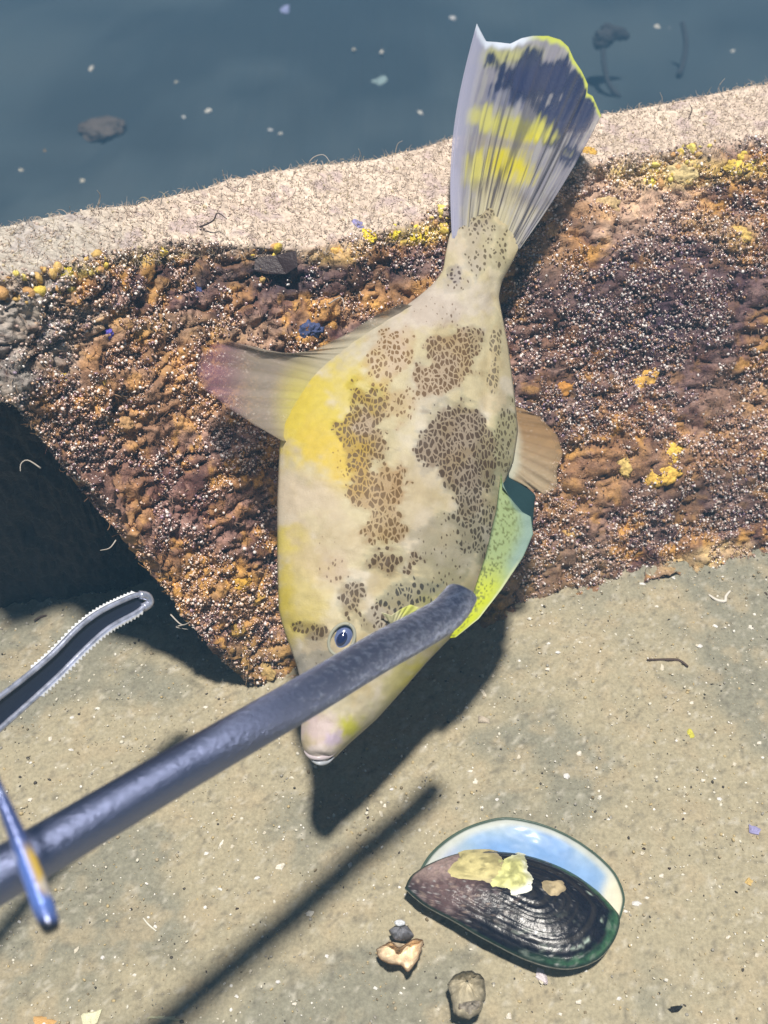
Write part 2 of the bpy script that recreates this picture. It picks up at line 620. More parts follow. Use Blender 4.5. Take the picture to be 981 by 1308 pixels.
def strands(P, Nv, cols, length, wid, steps=4, curl=1.0, side=0.8):
    n = len(P)
    D = Nv * rng.uniform(.3, 1, (n, 1)) + rng.normal(size=(n, 3)) * side
    D /= np.linalg.norm(D, axis=1)[:, None]
    W = np.cross(D, rng.normal(size=(n, 3)))
    W /= np.linalg.norm(W, axis=1)[:, None]
    pts = [P]
    ax = rng.normal(size=(n, 3)) * curl
    for k in range(steps):
        D = D + np.cross(ax, D) * .45
        D /= np.linalg.norm(D, axis=1)[:, None]
        pts.append(pts[-1] + D * (length / steps)[:, None])
    C = np.stack(pts, 1)
    ww = (wid[:, None] * np.linspace(1, .35, steps + 1)[None])[..., None]
    U = np.cross(np.gradient(C, axis=1), W[:, None])
    U /= np.linalg.norm(U, axis=2)[..., None] + 1e-12
    A = C + W[:, None] * ww
    B = C - W[:, None] * ww * .5 + U * ww * .87
    D3 = C - W[:, None] * ww * .5 - U * ww * .87
    V = np.stack([A, B, D3], 2).reshape(-1, 3)
    m = steps + 1
    base = gridfaces(m, 3, True)
    Fc = (base[None] + (np.arange(n) * m * 3)[:, None, None]).reshape(-1, 4)
    CC = np.repeat(cols[:, None], m * 3, 1).reshape(-1, 3)
    return V, Fc, CC


n = 9000
P, Nv, cb, ia, ib = sample(n, idx_top1, idx_face1 + 8)
pal = np.array([(.30, .18, .10), (.18, .10, .06), (.48, .36, .26), (.10, .05, .05)])
cc = pal[rng.integers(0, 4, n)] * .6 + cb * .6
V, Fc, C = strands(P, Nv, cc, rng.uniform(.002, .0065, n), rng.uniform(.00013, .00032, n), 4, 1.2, 1.1)
tag(obj('stringy_growth', V, Fc, M_turf, loc_b, block, cols=C), kind='stuff')

# pale curly turf on top
n = 11000
P, Nv, cb, ia, ib = sample(n, idx_top0 - 4, idx_top1 + 6)
pal = np.array([(.57, .47, .39), (.63, .53, .44), (.52, .42, .36), (.56, .47, .31), (.42, .33, .27)])
cc = pal[rng.choice(5, n, p=[.34, .3, .2, .12, .04])]
V, Fc, C = strands(P, Nv, cc, rng.uniform(.0015, .0055, n), rng.uniform(.0001, .00024, n), 4, 1.0, 1.1)
tag(obj('turf', V, Fc, M_turf, loc_b, block, cols=C), kind='stuff')
n = 3500
P, Nv, cb, ia, ib = sample(n, idx_top0 - 4, idx_top1 + 5)
cc = pal[rng.choice(5, n, p=[.34, .3, .2, .12, .04])]
V, Fc, C = scatter(P + Nv * .0003, .0002 + .0006 * rng.random(n) ** 3, cc, .5)
tag(obj('silt_crumbs', V, Fc, M_grit, loc_b, block, cols=C), kind='stuff')


def nearest_block(qx, qy):
    i0, i1 = 30, idx_face1 + 10
    ddx = (px[i0:i1] - qx) ** 2 + (py[i0:i1] - qy) ** 2 + dd[i0:i1] * 10
    k = np.unravel_index(np.argmin(ddx), ddx.shape)
    return GP[k[0] + i0, k[1]], Nn[k[0] + i0, k[1]]


bv2, bf2 = ico2(2)
bv3, bf3 = ico2(3)


def lump(size, col, seed, rough=.25, dark=(.2, .1, .03)):
    b_ = bv3
    v = b_ * (1 + (fbm(b_ + seed, 2.6, 4, seed, .6)[:, None] - .5) * 2 * rough) * np.array(size)
    cc = np.zeros(v.shape) + np.array(col)
    cc = mixc(cc, dark, sstep(.5, .75, fbm(b_ + seed, 4, 3, seed + 5)) * .7)
    return v, cc


def orient(N, ang=0.0):
    q = Vector(N).to_track_quat('Z', 'Y')
    return (q.to_matrix() @ Matrix.Rotation(ang, 3, 'Z'))


# clumps of yellow growth strung along the brow
n = 700
P, Nv, cb, ia, ib = sample(n, idx_top1 - 3, idx_top1 + 16)
keep = fbm(P, 26, 2, 91) > .5
P, Nv = P[keep], Nv[keep]
n = len(P)
pal = np.array([(.66, .50, .10), (.60, .40, .14), (.72, .60, .16), (.52, .30, .12)])
V, Fc, C = scatter(P, .0006 + .0018 * rng.random(n) ** 2, pal[rng.integers(0, 4, n)], .5, base=ico2(1), jitter=.35)
tag(obj('yellow_growth', V, Fc, M_sponge, loc_b, block, cols=C), kind='stuff')

for k, (qx, qy, ln, wd, an, col_, nm, lb) in enumerate([
    (820, 490, 24, 10, -40, (.72, .42, .10), 'sponge', 'orange elongated sponge on the block, alone on dark crust'),
    (841, 607, 28, 14, -15, (.78, .50, .10), 'sponge', 'largest yellow oval sponge on the block face'),
    (861, 577, 13, 14, 60, (.76, .52, .09), 'sponge', 'small round yellow sponge above the oval one'),
    (797, 595, 14, 9, 70, (.62, .45, .16), 'sponge', 'dull yellow sponge left of the oval one'),
    (720, 500, 18, 10, -30, (.50, .24, .06), 'sponge', None),
    (715, 655, 20, 9, -20, (.50, .27, .05), 'sponge', None),
    (730, 680, 12, 7, 0, (.55, .34, .12), 'sponge', None),
    (760, 445, 16, 12, 20, (.50, .24, .08), 'sponge', None),
    (468, 300, 13, 9, 0, (.85, .66, .06), 'sponge', 'bright yellow sponge on the brow of the block'),
    (503, 297, 9, 9, 0, (.85, .68, .06), 'sponge', None),
    (533, 299, 13, 11, 0, (.86, .68, .05), 'sponge', None),
    (430, 325, 14, 10, 30, (.70, .42, .12), 'sponge', None),
    (410, 345, 13, 9, 0, (.62, .32, .12), 'sponge', None),
    (80, 347, 13, 9, 10, (.82, .66, .08), 'sponge', None),
    (66, 372, 9, 7, 0, (.66, .55, .18), 'sponge', None),
    (155, 343, 10, 6, 0, (.72, .55, .10), 'sponge', None),
    (203, 322, 12, 6, 0, (.74, .55, .09), 'sponge', None),
    (830, 232, 11, 9, 0, (.85, .70, .12), 'sponge', None),
    (870, 222, 22, 14, 0, (.66, .52, .26), 'sponge', None),
    (945, 213, 16, 8, 0, (.76, .55, .12), 'sponge', None),
    (752, 196, 10, 10, 40, (.62, .38, .08), 'sponge', None),
    (775, 262, 16, 12, 0, (.60, .43, .22), 'sponge', None),
    (945, 300, 15, 10, 20, (.66, .46, .15), 'sponge', None),
    (680, 335, 11, 8, 0, (.66, .34, .10), 'sponge', None),
    (300, 745, 22, 14, 10, (.62, .36, .06), 'sponge', 'amber sponge patch low on the pointed end of the block'),
    (325, 765, 14, 10, 0, (.62, .38, .10), 'sponge', None),
    (300, 805, 14, 10, 0, (.42, .26, .07), 'sponge', None),
    (330, 855, 22, 12, 10, (.46, .32, .13), 'sponge', None),
    (72, 560, 12, 6, 0, (.48, .26, .10), 'sponge', None),
    (125, 490, 10, 8, 0, (.66, .42, .10), 'sponge', None),
    (85, 487, 9, 8, 0, (.68, .50, .09), 'sponge', None),
    (150, 540, 22, 10, 10, (.50, .30, .14), 'sponge', None),
    (370, 400, 20, 10, 0, (.52, .30, .14), 'sponge', None),
    (470, 395, 22, 9, -20, (.60, .33, .10), 'sponge', None),
    (905, 722, 20, 8, -10, (.62, .46, .18), 'sponge', None),
    (865, 715, 17, 7, -5, (.55, .40, .20), 'sponge', None),
    (965, 500, 18, 12, 0, (.50, .30, .16), 'sponge', None),
    (285, 360, 8, 5, 20, (.75, .62, .14), 'sponge', None),
    (397, 422, 14, 10, 0, (.07, .09, .20), 'blue_tuft', 'small blue tuft at the edge of the dorsal fin'),
    (455, 289, 10, 9, 0, (.30, .28, .52), 'blue_tuft', 'small lilac tuft on the top of the block'),
    (140, 428, 6, 6, 0, (.12, .10, .45), 'blue_tuft', None),
    (250, 372, 8, 9, 0, (.06, .08, .22), 'blue_tuft', None),
]):
    p0, n0 = nearest_block(qx, qy)
    dpt = (p0 - CAM) @ FW
    s = dpt / F
    v, cc = lump((ln * s, wd * s, min(wd, ln) * s * .42), col_, k * 7 + 3, .8 if nm == 'blue_tuft' else .55, np.array(col_) * .3)
    v = v + (fbm(v + k, 700, 2, k)[:, None] - .5) * .0016
    view = CAM - p0
    view /= np.linalg.norm(view)
    nn_ = n0 * .5 + view * .8
    me = mesh(nm, v, bf3, M_sponge, cols=cc)
    o = link(nm, me, p0 - loc_b - n0 * .0012, block)
    zc = Vector(nn_).normalized()
    xr = (Vector(RT) * math.cos(math.radians(an)) - Vector(UP) * math.sin(math.radians(an)))
    xr = (xr - zc * xr.dot(zc)).normalized()
    yr = zc.cross(xr)
    o.rotation_euler = Matrix((xr, yr, zc)).transposed().to_euler()
    if lb:
        o['label'] = lb

# dark flat piece lying on the brow
fl = np.array([(283, 343), (320, 330), (352, 326), (378, 320), (380, 340), (365, 350), (340, 350), (315, 343)], float)
p0, n0 = nearest_block(340, 335)
d0 = (p0 - CAM) @ FW - .004
fv = at_d(fl[:, 0], fl[:, 1], d0 + np.array([0, 0, -.001, -.004, -.004, -.001, 0, 0]))
fv2 = fv + np.array([0, .002, -.0015])
nf = len(fl)
Fc = [list(range(nf)), list(range(2 * nf - 1, nf - 1, -1))] + [[i, (i + 1) % nf, nf + (i + 1) % nf, nf + i] for i in range(nf)]
o = obj('brow_flap', np.concatenate([fv, fv2]), Fc, material('dark_flap', (.035, .02, .022), .5, bump=.0006, bump_scale=500), loc_b, block, smooth=False)
o['label'] = 'dark flat piece on the brow'

# filaments standing off the block
M_fil = material('pale_filament', (.42, .38, .34), .6)
M_fild = material('dark_filament', (.05, .035, .035), .6)
for k, (pts, r, dk) in enumerate([
    ([(52, 598), (36, 588), (27, 592), (26, 602)], .00035, 0), ([(148, 690), (140, 700), (128, 703)], .00035, 0),
    ([(218, 785), (232, 798), (243, 794)], .0004, 0), ([(235, 798), (225, 801), (240, 804)], .0003, 0),
    ([(292, 237), (286, 225), (284, 217)], .0003, 0), ([(395, 207), (402, 200), (414, 198), (422, 208)], .0003, 0),
    ([(300, 240), (310, 232), (312, 226)], .00025, 0), ([(255, 290), (272, 282), (278, 272), (290, 280)], .0005, 1),
    ([(345, 225), (362, 240), (372, 252)], .0006, 1), ([(880, 150), (884, 140), (880, 132)], .0004, 1), ([(925, 125), (918, 112), (926, 100)], .0003, 0),
    ([(125, 262), (128, 250), (124, 243)], .0003, 0), ([(455, 210), (460, 198), (458, 190)], .0003, 0), ([(205, 262), (208, 250), (215, 244)], .0003, 0),
    ([(420, 388), (436, 380), (440, 395)], .0004, 0), ([(505, 195), (508, 184), (514, 180)], .0003, 0), ([(840, 140), (846, 128), (843, 118)], .0003, 0)]):
    p0, n0 = nearest_block(*pts[0])
    d0 = (p0 - CAM) @ FW
    a = np.array(pts, float)
    C_ = at_d(a[:, 0], a[:, 1], d0 - .002 - np.linspace(0, .006, len(a)))
    V, Fc = tube(spline(C_, 12), np.linspace(r, r * .4, 12), 5)
    obj('filament', V, Fc, M_fild if dk else M_fil, loc_b, block)


# ------------------------------------------------------------------ the fish
def fdepth(x, y):
    return .437 + (970 - np.asarray(y, float)) * .00011 + (np.asarray(x, float) - 450) * .00009


LE = np.array([(246, 618), (262, 602), (280, 586), (300, 574), (325, 569), (345, 566), (360, 556), (380, 533), (400, 505), (420, 474), (440, 443), (460, 414), (480, 395), (500, 383), (520, 371),
               (545, 360), (570, 357), (640, 354), (720, 354), (780, 356), (800, 361), (850, 379), (880, 386), (945, 384), (960, 388), (970, 395), (977, 404)], float)
RE = np.array([(246, 640), (262, 654), (280, 662), (300, 666), (315, 664), (340, 652), (360, 641), (380, 637), (400, 641), (440, 649), (500, 657), (550, 662), (590, 656), (610, 647), (640, 640),
               (700, 626), (745, 611), (800, 590), (845, 546), (880, 516), (920, 480), (950, 446), (965, 431), (972, 424), (977, 414)], float)
TH = np.array([(246, .0004), (285, .0026), (330, .0062), (380, .009), (450, .013), (560, .019), (660, .021), (760, .0195), (820, .017), (880, .012), (930, .0095), (960, .0078), (972, .005), (977, .0015)], float)
NR, NS = 400, 150                                  # rows; ring points
yy = np.linspace(246, 977, NR)
le = smooth(np.interp(yy, LE[:, 0], LE[:, 1])[:, None], 9)[:, 0]
re = smooth(np.interp(yy, RE[:, 0], RE[:, 1])[:, None], 9)[:, 0]
th = np.interp(yy, TH[:, 0], TH[:, 1])
half = NS // 2
u1 = np.linspace(-1, 1, half + 1)[:-1]
u1 = np.sin(u1 * np.pi / 2) * .35 + u1 * .65
uu = np.concatenate([u1, -u1])
sgn = np.concatenate([-np.ones(half), np.ones(half)])    # front first (towards the camera)


def bodyprof(u):
    return np.clip(1 - np.abs(u) ** 2.3, 0, 1) ** .72


def gauss(x, y, cx_, cy_, rx, ry, an=0):
    c_, s_ = math.cos(math.radians(an)), math.sin(math.radians(an))
    a = ((x - cx_) * c_ + (y - cy_) * s_) / rx
    b = (-(x - cx_) * s_ + (y - cy_) * c_) / ry
    return np.exp(-(a * a + b * b))


def relief(x, y):
    h = .0032 * gauss(x, y, 436, 814, 24, 30, 25)
    h = h - .0030 * gauss(x, y, 437, 815, 12, 17, 25)
    h = h + .0022 * gauss(x, y, 408, 955, 22, 14)
    h = h - .0016 * gauss(x, y, 418, 967, 14, 2.5, 18)
    h = h + .0020 * gauss(x, y, 640, 470, 10, 120, 4) - .0012 * gauss(x, y, 622, 480, 6, 110, 4)
    h = h - .0010 * gauss(x, y, 520, 790, 34, 5, -30) + .0014 * gauss(x, y, 500, 700, 60, 80)
    h = h + .0012 * gauss(x, y, 400, 770, 40, 60) - .0009 * gauss(x, y, 410, 850, 14, 30, -20)
    h = h - .0008 * gauss(x, y, 372, 800, 22, 5, 10)
    return h


YY = yy[:, None] * np.ones((1, NS))
mid, hw = (le + re) / 2, (re - le) / 2
XX = mid[:, None] + hw[:, None] * uu[None]
prof_ = bodyprof(uu)[None] * th[:, None]
P3 = np.stack([XX, YY, np.zeros_like(XX)], -1)
wr = (fbm(P3, .02, 3, 21) - .5) * .003 + (fbm(P3, .12, 2, 22) - .5) * .0006
front = (sgn < 0)[None] * np.ones((NR, 1))
dep = fdepth(XX, YY) + .0045 * (1 - sstep(250, 306, YY + (fbm(P3, .09, 2, 25) - .5) * 34 + 10 * np.cos(uu[None] * 3))) + sgn[None] * prof_ - (relief(XX, YY) + wr) * front * sstep(0, .5, bodyprof(uu))[None]
Vf = at_d(XX, YY, dep)


def front_d(x, y):
    i = int(np.clip(np.searchsorted(yy, y), 0, NR - 1))
    u = (x - mid[i]) / hw[i]
    return float(fdepth(x, y) - bodyprof(np.array(u)) * th[i] - relief(np.array(float(x)), np.array(float(y))))


FX, FY = XX, YY
NZ = lambda s, sd: fbm(P3, s, 3, sd)
cf = np.zeros(XX.shape + (3,)) + np.array((.66, .61, .40))
cf = mixc(cf, (.74, .70, .58), sstep(.46, .60, NZ(.02, 51)) * .9)
cf = mixc(cf, (.54, .46, .26), sstep(.5, .68, NZ(.035, 52)) * .6)
wob = (NZ(.035, 53) - .5) * 1.8 + (NZ(.12, 54) - .5) * .9


def fb(cx_, cy_, rx, ry, an=0, soft=.5):
    return blob(FX, FY, cx_, cy_, rx, ry, an, soft, wob)


for args, col_, st in [
    ((600, 320, 40, 40), (.66, .60, .50), .8), ((530, 400, 70, 30, -30), (.70, .65, .60), .9), ((445, 450, 60, 25, -32), (.62, .60, .48), .8),
    ((600, 380, 45, 40), (.70, .66, .60), .8), ((545, 510, 30, 60, 20), (.68, .66, .58), .7),
    ((400, 530, 52, 62), (.74, .62, .06), 1), ((430, 580, 45, 40, 40), (.76, .58, .06), .8), ((440, 500, 40, 45), (.74, .64, .12), .6),
    ((385, 640, 38, 36), (.68, .60, .47), .9), ((374, 690, 26, 18), (.74, .64, .08), .85), ((400, 725, 30, 26), (.66, .56, .47), .9),
    ((365, 765, 14, 40), (.74, .62, .05), 1), ((380, 795, 26, 22), (.66, .56, .14), .7), ((385, 750, 30, 60), (.72, .62, .16), .55), ((420, 690, 40, 50), (.60, .52, .36), .6),
    ((530, 650, 40, 60), (.63, .56, .42), .6), ((590, 700, 50, 50, 20), (.50, .48, .34), .8), ((600, 760, 50, 40), (.46, .45, .28), .8),
    ((640, 590, 22, 60, 5), (.50, .52, .32), .7), ((400, 870, 26, 40), (.48, .47, .44), .9), ((420, 830, 30, 30), (.42, .38, .28), .6),
    ((510, 880, 70, 26, -42), (.58, .56, .20), 1), ((535, 868, 50, 16, -42), (.60, .58, .07), .9), ((470, 905, 46, 34, -40), (.56, .56, .46), .6),
    ((448, 930, 17, 15, -40), (.52, .56, .03), .95), ((405, 935, 24, 22), (.66, .56, .60), .9), ((426, 945, 12, 9), (.55, .48, .72), .8),
    ((410, 962, 22, 11), (.66, .62, .62), .8), ((548, 775, 20, 14), (.66, .64, .24), .8), ((640, 340, 20, 40), (.66, .62, .40), .7)]:
    cf = mixc(cf, col_, fb(*args) * st)
cf = mixc(cf, (.20, .19, .22), gauss(FX, FY, 420, 969, 16, 3.0, 18) * .8)  # shaded mouth gap painted as a dark line
cf = mixc(cf, (.64, .66, .74), gauss(FX, FY, 414, 973, 14, 3.5, 8) * .7)
back = 1 - front
cf = mixc(cf, (.55, .50, .38), back)
mask = np.zeros(XX.shape)
sp = np.zeros(XX.shape + (3,)) + np.array((.16, .10, .05))
for args, st, col_ in [
    ((498, 452, 26, 40, 40), .62, (.34, .21, .08)), ((520, 430, 16, 20), .45, (.34, .21, .08)), ((578, 452, 40, 40, 20), .80, (.22, .135, .07)),
    ((602, 440, 18, 30), .80, (.17, .105, .06)), ((556, 485, 26, 26), .75, (.25, .155, .08)), ((513, 520, 26, 30, 30), .62, (.32, .21, .10)),
    ((565, 550, 34, 46, 10), .95, (.12, .075, .05)), ((590, 570, 38, 62, -8), .95, (.11, .07, .05)), ((600, 620, 34, 42, -10), .85, (.10, .07, .045)),
    ((468, 555, 32, 52, -8), .88, (.19, .115, .045)), ((482, 625, 36, 42, -20), .90, (.24, .145, .045)), ((492, 665, 26, 36), .80, (.24, .15, .05)),
    ((500, 718, 32, 24), .82, (.12, .07, .035)), ((450, 765, 18, 26, 10), .78, (.12, .075, .03)), ((480, 790, 20, 16), .62, (.10, .06, .035)),
    ((575, 700, 50, 55), .34, (.12, .075, .035)), ((610, 660, 34, 70), .66, (.08, .06, .04)), ((522, 760, 34, 24), .60, (.05, .05, .075)),
    ((632, 450, 9, 70, 3), .70, (.22, .19, .14)), ((645, 560, 12, 50), .62, (.17, .15, .10)), ((560, 400, 40, 20), .30, (.30, .20, .14)),
    ((612, 310, 24, 60), .50, (.18, .15, .09)), ((586, 362, 22, 16), .45, (.20, .14, .08)), ((612, 270, 16, 26), .6, (.14, .11, .08)), ((640, 320, 14, 30), .55, (.16, .13, .08)), ((580, 350, 12, 14), .60, (.10, .06, .07)),
    ((403, 806, 26, 9, 10), .72, (.12, .08, .05)), ((425, 730, 20, 16), .42, (.28, .19, .12)), ((420, 690, 22, 30), .25, (.32, .24, .16)),
     ((545, 610, 26, 40), .20, (.34, .24, .10)), 
    ((408, 848, 26, 15, 10), .30, (.14, .12, .10)), ((440, 590, 18, 30), .35, (.45, .32, .05))]:
    m = blob(FX, FY, args[0], args[1], args[2] * 1.0, args[3] * .98, args[4] if len(args) > 4 else 0, .24, wob * .75) * min(1, st * 1.1)
    m = np.where(m < .12, 0, m)
    tk = (m > mask)
    sp[tk] = np.array(col_) * np.array((.38, .32, .23))
    mask = np.maximum(mask, m)
mask = mask * front
fcol4 = np.concatenate([cf, np.ones(XX.shape + (1,))], -1)
scol4 = np.concatenate([sp, mask[..., None]], -1)

fish_loc = at_d(410, 972, .436)
fish = empty('leatherjacket_fish', fish_loc, label='mottled cream, brown and yellow leatherjacket fish hanging head down before the block', cat='fish')


def fish_skin():
    m = material('fish_skin', rough=.42, attr='Col', vary=.10, vary_scale=260, bump=.00018, bump_scale=1300, spec=.14)
    nt = m.node_tree
    N, Lk = nt.nodes, nt.links
    p = N['Principled BSDF']
    src = p.inputs['Base Color'].links[0].from_socket
    a = N.new('ShaderNodeAttribute')
    a.attribute_name = 'Spot'
    tc = N.new('ShaderNodeTexCoord')
    mp = N.new('ShaderNodeMapping')
    mp.inputs['Rotation'].default_value = (0, math.radians(20), 0)
    mp.inputs['Scale'].default_value = (1.3, .78, .82)
    Lk.new(tc.outputs['Object'], mp.inputs[0])
    nz = N.new('ShaderNodeTexNoise')
    nz.inputs['Scale'].default_value = 240
    Lk.new(mp.outputs[0], nz.inputs['Vector'])
    ad = N.new('ShaderNodeVectorMath')
    ad.operation = 'MULTIPLY_ADD'
    ad.inputs[1].default_value = (.0026, .0026, .0026)
    Lk.new(nz.outputs['Color'], ad.inputs[0])
    Lk.new(mp.outputs[0], ad.inputs[2])
    v = N.new('ShaderNodeTexVoronoi')
    v.feature = 'F1'
    v.inputs['Scale'].default_value = 400
    Lk.new(ad.outputs[0], v.inputs['Vector'])
    # a strong mask grows the dark cells until only pale seams are left between them
    s1 = N.new('ShaderNodeMapRange')
    s1.inputs['From Min'].default_value = .05
    s1.inputs['From Max'].default_value = .9
    s1.inputs['To Min'].default_value = .02
    s1.inputs['To Max'].default_value = .85
    Lk.new(a.outputs['Alpha'], s1.inputs['Value'])
    sb = N.new('ShaderNodeMath')
    sb.operation = 'SUBTRACT'
    Lk.new(s1.outputs[0], sb.inputs[0])
    Lk.new(v.outputs['Distance'], sb.inputs[1])
    s2 = N.new('ShaderNodeMapRange')
    s2.interpolation_type = 'SMOOTHSTEP'
    s2.inputs['From Min'].default_value = -.10
    s2.inputs['From Max'].default_value = .24
    Lk.new(sb.outputs[0], s2.inputs['Value'])
    ve = N.new('ShaderNodeTexVoronoi')
    ve.feature = 'DISTANCE_TO_EDGE'
    ve.inputs['Scale'].default_value = 400
    Lk.new(ad.outputs[0], ve.inputs['Vector'])
    se = N.new('ShaderNodeMapRange')
    se.interpolation_type = 'SMOOTHSTEP'
    se.inputs['From Min'].default_value = .01
    se.inputs['From Max'].default_value = .16
    Lk.new(ve.outputs['Distance'], se.inputs['Value'])
    s3 = N.new('ShaderNodeMath')
    s3.operation = 'MULTIPLY'
    Lk.new(s2.outputs[0], s3.inputs[0])
    Lk.new(se.outputs[0], s3.inputs[1])
    # a thin wash of the spot colour under the spots
    ws = N.new('ShaderNodeMath')
    ws.operation = 'MULTIPLY'
    ws.inputs[1].default_value = .55
    Lk.new(a.outputs['Alpha'], ws.inputs[0])
    mxx = N.new('ShaderNodeMath')
    mxx.operation = 'MAXIMUM'
    sm = N.new('ShaderNodeMath')
    sm.operation = 'MULTIPLY'
    sm.inputs[1].default_value = .92
    Lk.new(s3.outputs[0], sm.inputs[0])
    Lk.new(sm.outputs[0], mxx.inputs[0])
    pw = N.new('ShaderNodeMath')
    pw.operation = 'POWER'
    pw.inputs[1].default_value = 1.6
    Lk.new(a.outputs['Alpha'], pw.inputs[0])
    Lk.new(pw.outputs[0], ws.inputs[0])
    wc = N.new('ShaderNodeMix')
    wc.data_type = 'RGBA'
    wc.blend_type = 'MULTIPLY'
    wc.inputs['Factor'].default_value = 1
    wc.inputs['B'].default_value = (4.0, 3.6, 2.6, 1)
    Lk.new(a.outputs['Color'], wc.inputs['A'])
    wm = N.new('ShaderNodeMix')
    wm.data_type = 'RGBA'
    Lk.new(ws.outputs[0], wm.inputs['Factor'])
    Lk.new(src, wm.inputs['A'])
    Lk.new(wc.outputs['Result'], wm.inputs['B'])
    src = wm.outputs['Result']
    mx = N.new('ShaderNodeMix')
    mx.data_type = 'RGBA'
    Lk.new(mxx.outputs[0], mx.inputs['Factor'])
    Lk.new(src, mx.inputs['A'])
    Lk.new(a.outputs['Color'], mx.inputs['B'])
    Lk.new(mx.outputs['Result'], p.inputs['Base Color'])
    p.inputs['Subsurface Weight'].default_value = .0
    return m


M_skin = fish_skin()
Fb = gridfaces(NR, NS, True).tolist()
Fb.append(list(range(NS))[::-1])
Fb.append([(NR - 1) * NS + k for k in range(NS)])
obj('body', Vf.reshape(-1, 3), Fb, M_skin, fish_loc, fish, cols=fcol4.reshape(-1, 4), attrs={'Spot': scol4.reshape(-1, 4)})


def membrane(name, V, cols, n, m, thick, mat, parent, label=None, depthdir=FW):
    """a thin double-sided sheet with real thickness; V is (n,m,3), cols (n,m,4)"""
    T = thick * np.ones((n, m))
    T[0] = T[-1] = thick * .4
    A = V - depthdir * T[..., None] / 2
    B = V + depthdir * T[..., None] / 2
    VV = np.concatenate([A.reshape(-1, 3), B.reshape(-1, 3)])
    k = n * m
    Fc = np.concatenate([gridfaces(n, m), gridfaces(n, m, off=k)[:, ::-1]]).tolist()
    ring = [j for j in range(m)] + [i * m + m - 1 for i in range(1, n)] + [(n - 1) * m + j for j in range(m - 2, -1, -1)] + [i * m for i in range(n - 2, 0, -1)]
    for a, b in zip(ring, ring[1:] + ring[:1]):
        Fc.append([b, a, a + k, b + k])
    C = np.concatenate([cols.reshape(-1, 4), cols.reshape(-1, 4)])
    o = obj(name, VV, Fc, mat, fish_loc, parent, cols=C)
    if label:
        o['label'] = label
    return o


def fan(base, outer, n, m, bow=0.0):
    """px grid (n along base->outer, m across)"""
    b = np.array(base, float)
    o = np.array(outer, float)

    def res(a):
        dl = np.r_[0, np.cumsum(np.linalg.norm(np.diff(a, axis=0), axis=1))]
        t = np.linspace(0, dl[-1], m)
        return np.stack([np.interp(t, dl, a[:, 0]), np.interp(t, dl, a[:, 1])], -1)
    bb, oo = res(b), res(o)
    v = np.linspace(0, 1, n)[:, None, None]
    g = bb[None] * (1 - v) + oo[None] * v
    return g


# tail fin
n, m = 150, 150
g = fan([(578, 318), (618, 332), (664, 318)], [(609, 30), (614, 40), (621, 53), (635, 54), (652, 56), (666, 49), (680, 46), (700, 46), (716, 51), (726, 60), (733, 76), (743, 91), (751, 108), (750, 119), (757, 123), (768, 148)], n, m)
uq = np.linspace(0, 1, m)[None] * np.ones((n, 1))
vq = np.linspace(0, 1, n)[:, None] * np.ones((1, m))
g[..., 0] -= 15 * np.sin(np.pi * vq) * (1 - uq) ** 1.5
g[..., 0] += 5 * np.sin(np.pi * vq) * uq ** 2
Xq, Yq = g[..., 0], g[..., 1]
rayw = np.sin(uq * 2 * np.pi * 12.5 + .6)
dT = fdepth(Xq, Yq) + .00012 * rayw * sstep(0, .2, vq) + .006 * np.sin(uq * 4.5) * vq - .004 * vq
PT = np.stack([Xq, Yq, 0 * Xq], -1)
PS = np.stack([uq * 60, vq * 5, 0 * Xq], -1)
st_ = fbm(PS, 1.0, 3, 61)
st2 = fbm(np.stack([uq * 34, vq * 1.5, 0 * Xq], -1), 1.0, 2, 65)
w2 = (fbm(PT, .04, 3, 62) - .5) * 1.5 + (st_ - .5) * .9 + (st2 - .5) * .9
ct = np.zeros(Xq.shape + (3,)) + np.array((.27, .26, .31))
ct = mixc(ct, (.42, .41, .38), sstep(.45, .62, st_) * .5)


def tb(cx_, cy_, rx, ry, an=0, soft=.62):
    return blob(Xq, Yq, cx_, cy_, rx, ry, an, soft, w2)


ct = mixc(ct, (.62, .62, .10), tb(650, 72, 40, 12) * .5)
ct = mixc(ct, (.10, .12, .24), tb(655, 118, 30, 20, 0, .7) * .6)
ct = mixc(ct, (.018, .028, .085), sstep(.05, .75, tb(688, 106, 50, 32, 20)) * .96)
ct = mixc(ct, (.025, .035, .09), sstep(.05, .75, tb(722, 145, 28, 42, 15)) * .92)
navy = np.maximum(tb(688, 103, 46, 30, 20), tb(720, 145, 27, 40, 15))
ct = mixc(ct, (.50, .48, .09), tb(650, 160, 44, 15, 14) * .92)
ct = mixc(ct, (.60, .58, .18), tb(612, 150, 24, 12, 8) * .7)
ct = mixc(ct, (.62, .55, .02), tb(650, 208, 25, 27, 15) * .95)
ct = mixc(ct, (.62, .58, .10), tb(606, 225, 15, 18) * .8)
ct = mixc(ct, (.16, .14, .13), tb(640, 247, 44, 12, 15) * .85)
ct = mixc(ct, (.30, .27, .26), tb(640, 183, 40, 6, 10) * .7)
ct = mixc(ct, (.50, .45, .28), tb(625, 285, 40, 42) * .85)
ct = mixc(ct, (.10, .08, .07), sstep(.50, .60, st2) * sstep(.4, .6, st_ + .1) * tb(636, 262, 44, 60) * .9)
ct = mixc(ct, (.42, .42, .56), (1 - sstep(.06, .16, uq)) * .9)
ct = mixc(ct, (.05, .05, .07), sstep(.56, .66, st2) * (1 - sstep(.6, .95, vq)) * sstep(.14, .25, uq) * .6)
ct = mixc(ct, (.03, .03, .05), np.exp(-((uq - .80) / .012) ** 2) * sstep(.15, .4, vq) * .85)
ct = mixc(ct, (.05, .05, .07), np.exp(-((uq - .71) / .008) ** 2) * sstep(.25, .5, vq) * .7)
